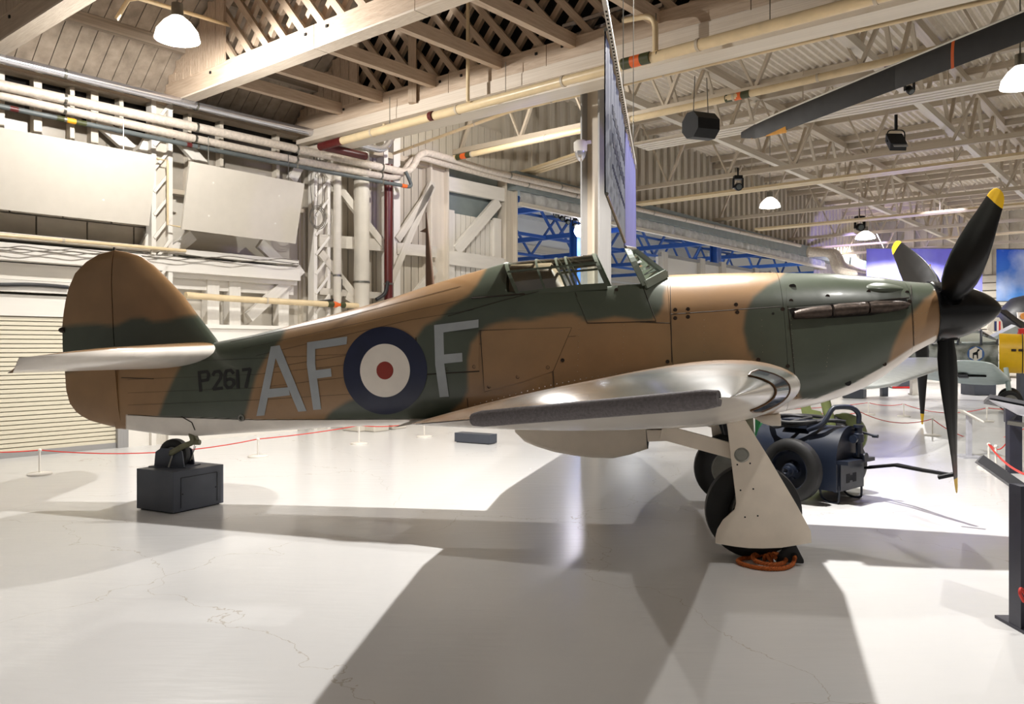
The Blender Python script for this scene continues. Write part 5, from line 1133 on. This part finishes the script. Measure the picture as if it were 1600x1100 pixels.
mb = MB(); mb.box(c, (.15, 0, 0), (.03, .08, -.05), (-.02, .05, .10)); mb.build('housing', M['black'], t); mb = MB(); mb.box(c+Vector((.02, -.085, -.03)), (.13, 0, 0), (.0, .004, -.003), (-.02, .03, .08)); mb.build('glass_front', M['grey_paint'], t)
mb = MB(); mb.tube(arc([c+Vector((-.16, 0, 0)), c+Vector((-.16, 0, .22)), c+Vector((.16, 0, .22)), c+Vector((.16, 0, 0))]), .012, 8); mb.build('yoke', M['black'], t); mb = MB(); mb.tube([c+Zw*.22, c+Zw*.5], .03, 8); mb.build('clamp', M['black'], t)
c = at(907, 235, 12.4); t = thing('security_camera', 'white dome camera beside the tall column', 'camera', c)
mb = MB(); mb.lathe(c, Zw, [(-.02, .09), (.0, .10), (.12, .10), (.15, .07), (.17, 0)], 22); mb.build('housing', M['white'], t, smooth=True, angle=40); mb = MB(); mb.lathe(c, -Zw, [(0, .088), (.05, .085), (.12, .06), (.16, .03), (.17, 0)], 22); mb.build('dome', M['chrome'], t, smooth=True); mb = MB(); mb.bar(c+Vector((0, 0, .1)), c+Vector((.16, .05, .14)), .04, .05); mb.build('bracket', M['white'], t)
# stage spotlights in the neighbouring hall
tt = thing('lighting_truss', 'aluminium lighting truss in the neighbouring hall', 'truss', at(880, 345, 26))
a_, b_ = at(862, 330, 27), at(935, 352, 27)
for o1, o2 in ((0, 0), (.3, 0), (.15, .26)): mb = MB(); mb.tube([a_+Vector((0, o1, o2)), b_+Vector((0, o1, o2))], .03, 8); mb.build('tube', M['chrome'], tt)
for k in range(12): q = a_.lerp(b_, k/12); r2 = a_.lerp(b_, (k+1)/12); mb = MB(); mb.tube([q, r2+Vector((0, .15, .26))], .015, 6); mb.build('strut', M['chrome'], tt)
for i, (px, py) in enumerate(((869, 336), (878, 341), (887, 346), (899, 352))): mover(px, py, 26.5, .62, ('first', 'second', 'third', 'fourth')[i]+' dark stage lamp from the left on the lighting truss', (.2, -.9, -.5))
c = at(907, 361, 26); t = thing('spotlight', 'blazing white spotlight under the blue trusses', 'spotlight', c); mb = MB(); mb.lathe(c, (-.1, -1, -.2), [(-.3, .12), (0, .2), (.02, .2)], 20, cap=False); mb.build('housing', M['white'], t, smooth=True); mb = MB(); mb.lathe(c, (-.1, -1, -.2), [(-.01, .18), (.0, .17), (.02, 0)], 20); mb.build('lens', M['spotglow'], t)

# ---- banners
def banner_mat(name, top, bot, cloud=0, z0=3, z1=5):
    m = mat(name, top, .6, var=0); nt = m.node_tree; n = nt.nodes; L = nt.links; b = n['Principled BSDF']; g = n.new('ShaderNodeNewGeometry'); sp_ = n.new('ShaderNodeSeparateXYZ'); L.new(g.outputs[0], sp_.inputs[0])
    mr = n.new('ShaderNodeMapRange'); mr.inputs[1].default_value = z0; mr.inputs[2].default_value = z1; L.new(sp_.outputs[2], mr.inputs[0])
    mx = n.new('ShaderNodeMix'); mx.data_type = 'RGBA'; mx.inputs[6].default_value = lin(bot)+(1,); mx.inputs[7].default_value = lin(top)+(1,); L.new(mr.outputs[0], mx.inputs[0])
    nz = n.new('ShaderNodeTexNoise'); nz.inputs['Scale'].default_value = .6; nz.inputs['Detail'].default_value = 5; L.new(g.outputs[0], nz.inputs[0]); r2 = n.new('ShaderNodeMapRange'); r2.inputs[1].default_value = .5; r2.inputs[2].default_value = .75; r2.inputs[4].default_value = cloud; L.new(nz.outputs[0], r2.inputs[0])
    m2 = n.new('ShaderNodeMix'); m2.data_type = 'RGBA'; L.new(r2.outputs[0], m2.inputs[0]); L.new(mx.outputs[2], m2.inputs[6]); m2.inputs[7].default_value = lin((225, 232, 248))+(1,); L.new(m2.outputs[2], b.inputs['Base Color']); return m
def banner(name, P, label, m, wave=.02, nx=24):
    t = thing(name, label, 'banner', (P[2]+P[3])/2, 'hanging banners'); mb = MB(); nrm = (P[1]-P[0]).cross(P[3]-P[0]).normalized(); rows = []
    for sgn in (0, .006):
        rr = []
        for j in range(7): rr.append([P[0].lerp(P[1], i/nx).lerp(P[3].lerp(P[2], i/nx), j/6)+nrm*(wave*math.sin(i*1.7+.3*j)+sgn) for i in range(nx+1)])
        mb.grid(rr)
    mb.build('cloth', m, t, smooth=True)
    for a, b in ((P[0], P[1]), (P[3], P[2])): mb = MB(); mb.tube([a, b], .018 if P[0].y > 20 else .009, 8); mb.build('batten', M['metal'], t)
    return t
d1_, d2_ = 3.6, 4.83
BP = [at(946.5, 46, d1_), at(976, 192, d2_), at(976, 378, d2_), at(948, 303, d1_)]
b1 = banner('hanging_banner', BP, 'blue grey banner with small print seen almost edge on', banner_mat('banner_blue', (38, 54, 112), (108, 114, 126), 0, 2.4, 3.05), .004)
nb_ = (BP[1]-BP[0]).cross(BP[3]-BP[0]).normalized(); nb_ = nb_ if nb_.dot(Vector((1, 0, 0))) > 0 else -nb_
for r_ in range(3):                              # unreadable lines of lettering, as dashes of ink
    mb = MB()
    for k in range(18 if r_ < 2 else 26):
        s = .12+.7*k/(18 if r_ < 2 else 26); q = BP[0].lerp(BP[1], s).lerp(BP[3].lerp(BP[2], s), (.42, .60, .78)[r_]); w_ = .028 if r_ < 2 else .016; mb.box(q+nb_*.016, (BP[1]-BP[0]).normalized()*w_*.6*(.6+.4*((k*7) % 3)/2), nb_*.0015, Zw*(.03 if r_ < 2 else .014)*(.7+.3*((k*5) % 2)))
    o = mb.build('lettering', M['navy'], b1); o['kind'] = 'stuff'
BQ = [at(977.5, 200, 5.04), at(993, 262, 6.12), at(993, 388, 6.12), at(977.5, 386, 5.04)]
banner('hanging_banner', BQ, 'violet banner just right of the blue grey one', banner_mat('banner_violet', (84, 86, 190), (122, 122, 190), 0, 2.4, 3.2), .005)  # violet is set in the cloth colour
rl = thing('hanging_rail', 'perforated white steel rail carrying the two edge on banners', 'rail', at(965, 130, 4.2)); p, q = at(941, -20, 3.4), at(992, 258, 6.1)
bar('channel', p, q, .021, .021, M['white'], rl); L_ = (q-p).length; k = .2
while k < L_: bar('slot', p+(q-p)*k/L_-(q-p)/L_*.008+Vector((-.0, -.0, -.0112)), p+(q-p)*k/L_+(q-p)/L_*.008+Vector((0, 0, -.0112)), .008, .002, M['dark'], rl); k += .04
for i, (a, b) in enumerate((((868, 67), (1036, 8)), ((880, 42), (1000, 3)))):
    p, q = zpt(*a, 6.5+.1*i), zpt(*b, 6.5+.1*i); r_ = thing('strut_channel', ('lower', 'upper')[i]+' galvanised channel crossing the lattice laths', 'rail', (p+q)/2); bar('channel', p, q, .05, .05, M['chrome'], r_); bar('lip', p+Zw*.03, q+Zw*.03, .03, .015, M['metal'], r_)
for k in (.08, .5, .92): pp = p.lerp(q, k) if False else at(941, -20, 3.4).lerp(at(992, 258, 6.1), k); mb = MB(); mb.tube([pp, Vector((pp.x, pp.y, 7.2))], .003, 6); mb.build('hanging_wire', M['metal'], rl)
dB = 33.0
BB = [at(1354, 388, dB), at(1535, 388, dB), at(1535, 500, dB), at(1354, 500, dB)]
banner('hanging_banner', BB, 'wide violet blue banner behind the upper propeller blade', banner_mat('banner_purple', (128, 122, 234), (164, 168, 248), .25, 3, 5.6), .012, 40)
BC = [at(1557, 389, dB), at(1760, 389, dB), at(1760, 471, dB), at(1557, 471, dB)]
banner('hanging_banner', BC, 'deep blue sky banner at the right edge', banner_mat('banner_sky', (20, 80, 190), (84, 150, 226), .8, 3.6, 5.6), .01, 40)
# ---- rotor blade of a helicopter reaching in from the right
rb = [(at(1158, 211, 15.5), .12), (at(1180, 205, 15.1), .28), (at(1215, 193, 14.6), .37), (at(1400, 120, 12.4), .40), (at(1600, 41, 10.4), .40), (at(1760, -30, 9.2), .40)]
t = thing('rotor_blade', 'long black helicopter rotor blade with yellow tip and orange stripe', 'rotor blade', rb[3][0]); rows = []; dirr = (rb[4][0]-rb[2][0]).normalized(); cw = dirr.cross(Vector((-.35, .15, .92))).normalized(); cw = cw if cw.z < 0 or cw.y < 0 else -cw
cw = (Vector((.25, -.75, -.55))-dirr*Vector((.25, -.75, -.55)).dot(dirr)).normalized(); nw_ = dirr.cross(cw).normalized()
def rsec(c, ch): return [c+cw*(ch*(x-.5))+nw_*(y*ch) for x, y in foil(12, .12, 0)]
def rseg(name, a, b, m, pr=t, k=1.0):
    mb = MB(); r1 = rsec(*a); r2 = rsec(*b)
    if k != 1: c1 = sum(r1, Vector())/len(r1); c2 = sum(r2, Vector())/len(r2); r1 = [c1+(p-c1)*k for p in r1]; r2 = [c2+(p-c2)*k for p in r2]
    n = len(r1); mb.add(r1+r2, [[i, i+1, n+i+1, n+i] for i in range(n-1)]+[list(range(n)), [n+i for i in range(n)]]); return mb.build(name, m, pr, smooth=True, angle=60)
rseg('tip_cap', rb[0], rb[1], M['rotor']); rseg('tip_cap', rb[1], rb[2], M['yellow_band']) if False else rseg('blade_skin', rb[1], rb[2], M['rotor'])
bs = rseg('blade_skin', rb[2], rb[3], M['rotor']); rseg('blade_skin', rb[3], rb[4], M['rotor']); rseg('blade_skin', rb[4], rb[5], M['rotor'])
o1 = rb[3][0].lerp(rb[4][0], .48), .40; o2 = rb[3][0].lerp(rb[4][0], .505), .40; rseg('orange_stripe', o1, o2, M['orange_band'], bs, 1.03)
mb = MB(); mb.prism([rb[1][0]-dirr*.1+cw*.09-Zw*.03, rb[2][0]+dirr*.25+cw*.20-Zw*.035, rb[2][0]+dirr*.2+cw*.06-Zw*.04], Zw*.02); mb.build('tip_mark', M['yellow_band'], t)
for a, b in zip(rb[1:], rb[2:]):
    P = [a[0]-cw*(a[1]*.5), b[0]-cw*(b[1]*.5)]; mb = MB(); mb.tube(P, .021, 8); mb.build('leading_edge_strip', M['white'], t)
# ------------------------------------------------------------------ other aircraft
def frame(o_, fwd):
    f = Vector(fwd).normalized(); s_ = Vector((f.y, -f.x, 0)).normalized(); return lambda u, v, w_: o_+f*u+s_*v+Vector((0, 0, w_)), f, s_
def simple_wing(G, le0, te0, le1, te1, v0, v1, z0, z1, m, name, pr, t=.14, n=14):
    mb = MB(); rows = []
    for k in range(n+1):
        s = k/n; le, te = le0+(le1-le0)*s, te0+(te1-te0)*s
        if s > .8: q = math.sqrt(max(.0004, 1-((s-.8)/.2)**2.2)); mid = (le+te)/2; le, te = mid+(le-mid)*q, mid+(te-mid)*q
        rows.append([G(le+(te-le)*x, v0+(v1-v0)*s, z0+(z1-z0)*s+y*(le-te)) for x, y in foil(16, t-.04*s)])
    mb.grid(rows); return mb.build(name, m, pr, smooth=True, angle=60)
# second fighter, hidden behind the nose: wing, gear, hanging blade
hub = at(1441, 505, 17.4); sf = thing('parked_fighter', 'fighter mostly hidden behind the nose with pale wing and olive gear', 'aircraft', gnd(1290, 690)); G, f_, s_ = frame(hub, (.92, -.38, 0))
mb = MB(); mb.lathe(hub, f_, [(-2.2, .42), (-.6, .36), (-.3, .30), (0, .24), (.25, .1), (.32, 0)], 28); mb.build('nose', M['black'], sf, smooth=True)
for k in range(3):
    a = -math.pi/2+k*2*math.pi/3; rd = s_*math.cos(a)+Zw*math.sin(a); tg = s_*-math.sin(a)+Zw*math.cos(a); mb = MB(); rows = []
    for r_, ch, be in ((.2, .2, 60), (.6, .34, 48), (1.0, .32, 38), (1.6, .22, 30), (1.92, .13, 27)): cd_ = tg*math.cos(R(be))+f_*math.sin(R(be)); nd = rd.cross(cd_); c = hub+rd*r_; rows.append([c+cd_*(ch/2*math.cos(q))+nd*(.02*math.sin(q)) for q in [2*math.pi*i/16 for i in range(17)]])
    mb.grid(rows); b_ = mb.build('propeller_blade', M['blade'], sf, smooth=True, angle=60); mb = MB(); r2 = [rows[-1]]
    for r_, ch in ((2.05, .09), (2.13, .05), (2.15, .01)): c = hub+rd*r_; r2.append([c+cd_*(ch/2*math.cos(q))+nd*(.012*math.sin(q)) for q in [2*math.pi*i/16 for i in range(17)]])
    mb.grid(r2); o = mb.build('blade_tip', M['yellow'], b_, smooth=True); o['label'] = 'yellow blade tip'
wa, wb2 = at(1418, 567, 16.5), at(1318, 606, 11.8); wd = (wb2-wa).normalized(); wch = Vector((-wd.y, wd.x, 0)).normalized(); wch = wch if wch.x > 0 else -wch
mb = MB(); rows = []
for k in range(17):
    s = k/16; c = wa.lerp(wb2, s); ch = 1.7-.7*s
    if s > .8: ch *= math.sqrt(max(.001, 1-((s-.8)/.2)**2.2))
    rows.append([c+wch*(ch*(.5-x))+Zw*(y*ch) for x, y in foil(16, .13)])
mb.grid(rows); mb.build('wing', M['silver_wing'], sf, smooth=True, angle=60)
gb = at(1290, 640, 12.6); gc = Vector((gb.x-.02, gb.y, .33)); gn = Vector((-.5, -.86, 0))
mb = MB(); mb.lathe(gc+Vector((.1, .1, 0)), gn, tyre_prof(.33, .18, .18), 32, cap=False); mb.build('tyre', M['rubber'], sf, smooth=True)
mb = MB(); mb.prism([at(x, y, 12.45) for x, y in ((1248, 622), (1262, 622), (1268, 640), (1282, 643), (1290, 655), (1292, 690), (1262, 690), (1256, 660))], Vector((.02, .05, 0))); mb.build('gear_door', M['olive'], sf)
mb = MB(); mb.tube([at(1287, 615, 12.5), at(1299, 668, 12.5)], .075, 12); mb.build('gear_leg', M['olive'], sf, smooth=True); mb = MB(); mb.lathe(gc+Vector((.35, .12, .02)), gn, [(0, .34), (.06, .33), (.07, .2)], 30); mb.build('wheel_cover', M['olive'], sf, smooth=True, angle=40)
# yellow nosed fighter
g0 = gnd(1579, 645); yf = thing('yellow_nosed_fighter', 'mottled grey fighter with yellow engine cowling at the right', 'aircraft', g0); G, f_, s_ = frame(Vector((g0.x+.45, g0.y+.9, 1.55)), (.86, -.51, 0))
def body(name, secs, m, pr, n=28):
    mb = MB(); rows = [[G(u, b*math.cos(a), zc+h_*math.sin(a)) for a in [2*math.pi*k/n for k in range(n+1)]] for u, b, h_, zc in secs]; mb.grid(rows); mb.f.append(list(range(n))); mb.f.append([(len(rows)-1)*(n+1)+k for k in range(n)]); return mb.build(name, m, pr, smooth=True, angle=50)
body('fuselage', [(-6.2, .06, .2, .15), (-5, .2, .28, .08), (-3.4, .34, .36, -.04), (-1.8, .42, .4, -.12), (-.6, .43, .41, -.13), (-.2, .43, .42, -.12)], M['grey109'], yf)
body('engine_cowling', [(-.18, .435, .53, -.02), (.4, .43, .52, -.04), (1.0, .38, .47, -.06), (1.4, .33, .40, -.08), (1.55, .30, .36, -.08)], M['yellow_cowl'], yf)
body('spinner', [(1.57, .30, .31, -.08), (1.85, .24, .25, -.08), (2.1, .12, .12, -.08), (2.2, .01, .01, -.08)], M['black'], yf)
for u in (.35, 1.0): mb = MB(); mb.tube([G(u, .44*math.cos(a), -.03+.53*math.sin(a)) for a in [2*math.pi*k/28 for k in range(28)]], .012, 6, closed=True); mb.build('cowling_joint', M['seam'], yf)
for k in range(6): mb = MB(); mb.box(G(.15+.16*k, .43, .06), f_*.055, s_*.03, Zw*.03); mb.build('exhaust_stub', M['exhaust'], yf)
cp = bpy.data.objects.new('cockpit_hood', None); C.objects.link(cp); cp.parent = yf
HS = [(-2.1, .2, .2, .12), (-1.75, .28, .2, .40), (-1.15, .3, .2, .44), (-.6, .29, .2, .40), (-.22, .27, .2, .14)]
HP = [[G(u, b*(1-.35*abs(math.sin(a))**3)*math.cos(a)/max(abs(math.cos(a)), .0001)*abs(math.cos(a))**.5, z0+h_*math.sin(a)**.8) for a in [math.pi*k/10 for k in range(11)]] for u, b, z0, h_ in HS]
for P in HP: mb = MB(); mb.tube(P, .028, 6); mb.build('hood_frame', M['plinth'], cp)
for a, b in zip(HP, HP[1:]): mb = MB(); mb.grid([a, b]); mb.build('pane', M['glass'], cp, smooth=True)
simple_wing(G, .1, -2.0, -.35, -1.55, .3, 4.9, -.74, -.16, M['sky109'], 'wing', yf); G2 = lambda u, v, w_: G(u, -v, w_); simple_wing(G2, .1, -2.0, -.35, -1.55, .3, 4.9, -.74, -.16, M['sky109'], 'wing', yf)
fp_ = [(-6.1, .3), (-5.2, .35), (-5.35, .9), (-5.6, 1.15), (-6.0, 1.1), (-6.3, .6)]; mb = MB(); mb.prism([G(u, -.04, w_) for u, w_ in fp_], s_*.08); mb.build('fin', M['grey109'], yf)
ec = G(-.72, .45, -.04); mb = MB(); mb.lathe(ec-s_*.02, s_, [(0, .20), (.022, .20), (.022, 0)], 28); em = mb.build('emblem', M['blue_emblem'], yf)
mb = MB(); mb.prism([ec+s_*.004+(f_*math.cos(a)*.17+Zw*math.sin(a)*.19) for a in [math.pi/2+k*math.pi/3 for k in range(6)]], s_*.004); mb.build('emblem_field', M['roundel_white'], em)
mb = MB(); dp = [(-.07, .02), (-.07, -.13), (-.045, -.13), (-.04, -.03), (.02, -.03), (.03, -.13), (.055, -.13), (.055, .0), (.05, .05), (.09, .09), (.10, .12), (.05, .13), (.02, .06)]; mb.prism([ec+s_*.009+f_*x+Zw*z for x, z in dp], s_*.004); mb.build('emblem_stag', M['black'], em)
mb = MB(); cr0 = G(-.95, 2.6, -.38)
for a, b in (((-.5, 0), (.5, 0)), ((0, -.5), (0, .5))): mb.bar(G(-.95+a[0], 2.6+a[1], -.57+.12*a[1]), G(-.95+b[0], 2.6+b[1], -.57+.12*b[1]), .22, .03)
mb.build('wing_cross', M['black'], yf)
for k in (1, -1):
    wc = Vector((g0.x, g0.y, .29)) if k > 0 else Vector((g0.x, g0.y, .29))-s_*1.7
    mb = MB(); mb.lathe(wc, s_*k, tyre_prof(.29, .16, .17), 30, cap=False); ty = mb.build('wheel', M['rubber'], yf, smooth=True); mb = MB(); mb.lathe(wc, s_*k, [(-.03, .175), (.05, .175), (.02, .1), (.06, .05), (.06, 0)], 24); mb.build('hub', M['metal'], ty, smooth=True, angle=40)
    mb = MB(); mb.tube([wc-s_*k*.1, wc-s_*k*.45-f_*.1+Zw*.85], .06, 12); mb.build('gear_leg', M['sky109'], yf, smooth=True)
# far pale aircraft tail with coloured flash, white wing with red tip
p = at(1557, 516, 27); pa_ = thing('pale_aircraft', 'pale aircraft tail with red white and blue fin flash', 'aircraft', Vector((p.x, p.y, .0))); 
mb = MB(); mb.prism([at(1543, 518, 27), at(1568, 519, 27), at(1566, 503, 27), at(1561, 496, 27), at(1554, 496, 27), at(1548, 505, 27)], Vector((0, .1, 0))); mb.build('fin', M['cream'], pa_)
for k, mm in enumerate(('navy', 'roundel_white', 'red')): mb = MB(); mb.prism([at(1554.5+3*k, 517, 26.98), at(1557.5+3*k, 517, 26.98), at(1557.5+3*k, 502, 26.98), at(1554.5+3*k, 502, 26.98)], Vector((0, .02, 0))); mb.build('fin_flash', M[mm], pa_)
mb = MB(); mb.lathe(at(1545, 527, 27), (-1, .35, 0), [(-.3, .05), (0, .22), (2, .4), (4, .45)], 20); mb.build('fuselage', M['cream'], pa_, smooth=True)
mb = MB(); mb.bar(Vector((at(1545, 527, 27).x-3, at(1545, 527, 27).y+1, 0)), Vector((at(1545, 527, 27).x-3, at(1545, 527, 27).y+1, 1.8)), .2, .2); mb.build('stand', M['plinth'], pa_)
p = at(1575, 522, 25); wa_ = thing('pale_biplane', 'white wing with red tip behind the yellow cowling', 'aircraft', Vector((p.x, p.y, 0))); rows = []
mb = MB(); mb.prism([at(1552, 527, 25), at(1588, 509, 24), at(1594, 513, 24), at(1594, 524, 24), at(1560, 531, 25)], Vector((.1, .4, .05))); mb.build('wing', M['silver_wing'], wa_); mb = MB(); mb.prism([at(1593, 514, 23.9), at(1630, 512, 23.9), at(1630, 526, 23.9), at(1593, 523, 23.9)], Vector((.1, .4, .02))); mb.build('wing_tip', M['red'], wa_)
mb = MB(); mb.bar(Vector((p.x+.6, p.y+.3, 0)), Vector((p.x+.6, p.y+.3, 2.0)), .2, .2); mb.build('stand', M['plinth'], wa_)
p = at(1640, 510, 30); bb = thing('black_bomber', 'big black aircraft body with small crest at the right edge', 'aircraft', Vector((p.x, p.y, 0)))
mb = MB(); mb.lathe(at(1556, 505, 31), (1, -.15, .0), [(0, .1), (.15, .5), (.6, .95), (1.6, 1.2), (6, 1.3)], 32); mb.build('fuselage', M['rotor'], bb, smooth=True)
mb = MB(); mb.box(Vector((p.x, p.y+1, .9)), (.3, 0, 0), (0, .3, 0), (0, 0, .9)); mb.build('stand', M['plinth'], bb)
mb = MB(); q = [at(x, y, 29.6) for x, y in ((1590, 488), (1612, 488), (1612, 497), (1601, 503), (1591, 497))]; mb.prism(q, Vector((0, .06, 0))); cs = mb.build('crest', M['roundel_white'], bb); mb = MB(); mb.lathe(at(1600, 494, 29.55), (0, 1, 0), [(0, .12), (.03, .12), (.03, 0)], 8); mb.build('crest_device', M['gold'], cs)
mb = MB(); mb.bar(at(1566, 485, 29), at(1602, 512, 28), .3, .06); mb.build('propeller_blade', M['blade'], bb)
p = gnd(1381, 596); e_ = thing('display_boat', 'small dark exhibit with red skirt on the far floor', 'exhibit', p); mb = MB(); mb.box(p+Zw*.2, (.45, 0, 0), (0, .3, 0), (0, 0, .14)); mb.build('hull', M['navy'], e_); mb = MB(); mb.box(p+Zw*.05, (.5, 0, 0), (0, .32, 0), (0, 0, .05)); mb.build('skirt', M['red'], e_); mb = MB(); mb.box(p+Vector((.1, 0, .48)), (.2, 0, 0), (0, .2, 0), (0, 0, .14)); mb.build('cabin', M['white'], e_)

# loose cable coil and junction box on the ribbed cladding, thin pipe frame between the two hanging boards
p = WP(495, 340, -.22); t = thing('cable_coil', 'loose black cable coil hanging beside a small white box', 'cable', p)
mb = MB()
for k in range(3): mb.tube([p+E1*(.16+.02*k)*math.cos(a)+Zw*(.18+.03*k)*math.sin(a)-E2*.02*k for a in [2*math.pi*i/22 for i in range(23)]], .009, 6, closed=False)
mb.build('coil', M['cable'], t)
for k, dx_ in enumerate((-.1, .0, .12)): mb = MB(); mb.tube(spline([p+E1*dx_+Zw*.15, p+E1*(dx_*1.5+.04*math.sin(k*2))+Zw*.7, p+E1*(dx_*.6)+Zw*1.3, p+E1*(dx_*1.2)+Zw*1.75], 6), .008, 6); mb.build('cable_tail', M['cable'], t)
p = WP(508, 342, .1); tag(bar('junction_box', p-E1*.14, p+E1*.14, .12, .16, M['white'], None), 'small white junction box on the cladding beside the cable coil', 'box')
pipe('thin_pipe', [WP(245, 248, -.25), WP(262, 251, -.25), WP(262, 351, -.25), WP(284, 355, -.25)], .018, 'pipe_cream', 'thin cream pipe between the two hanging white boards', rd=False)
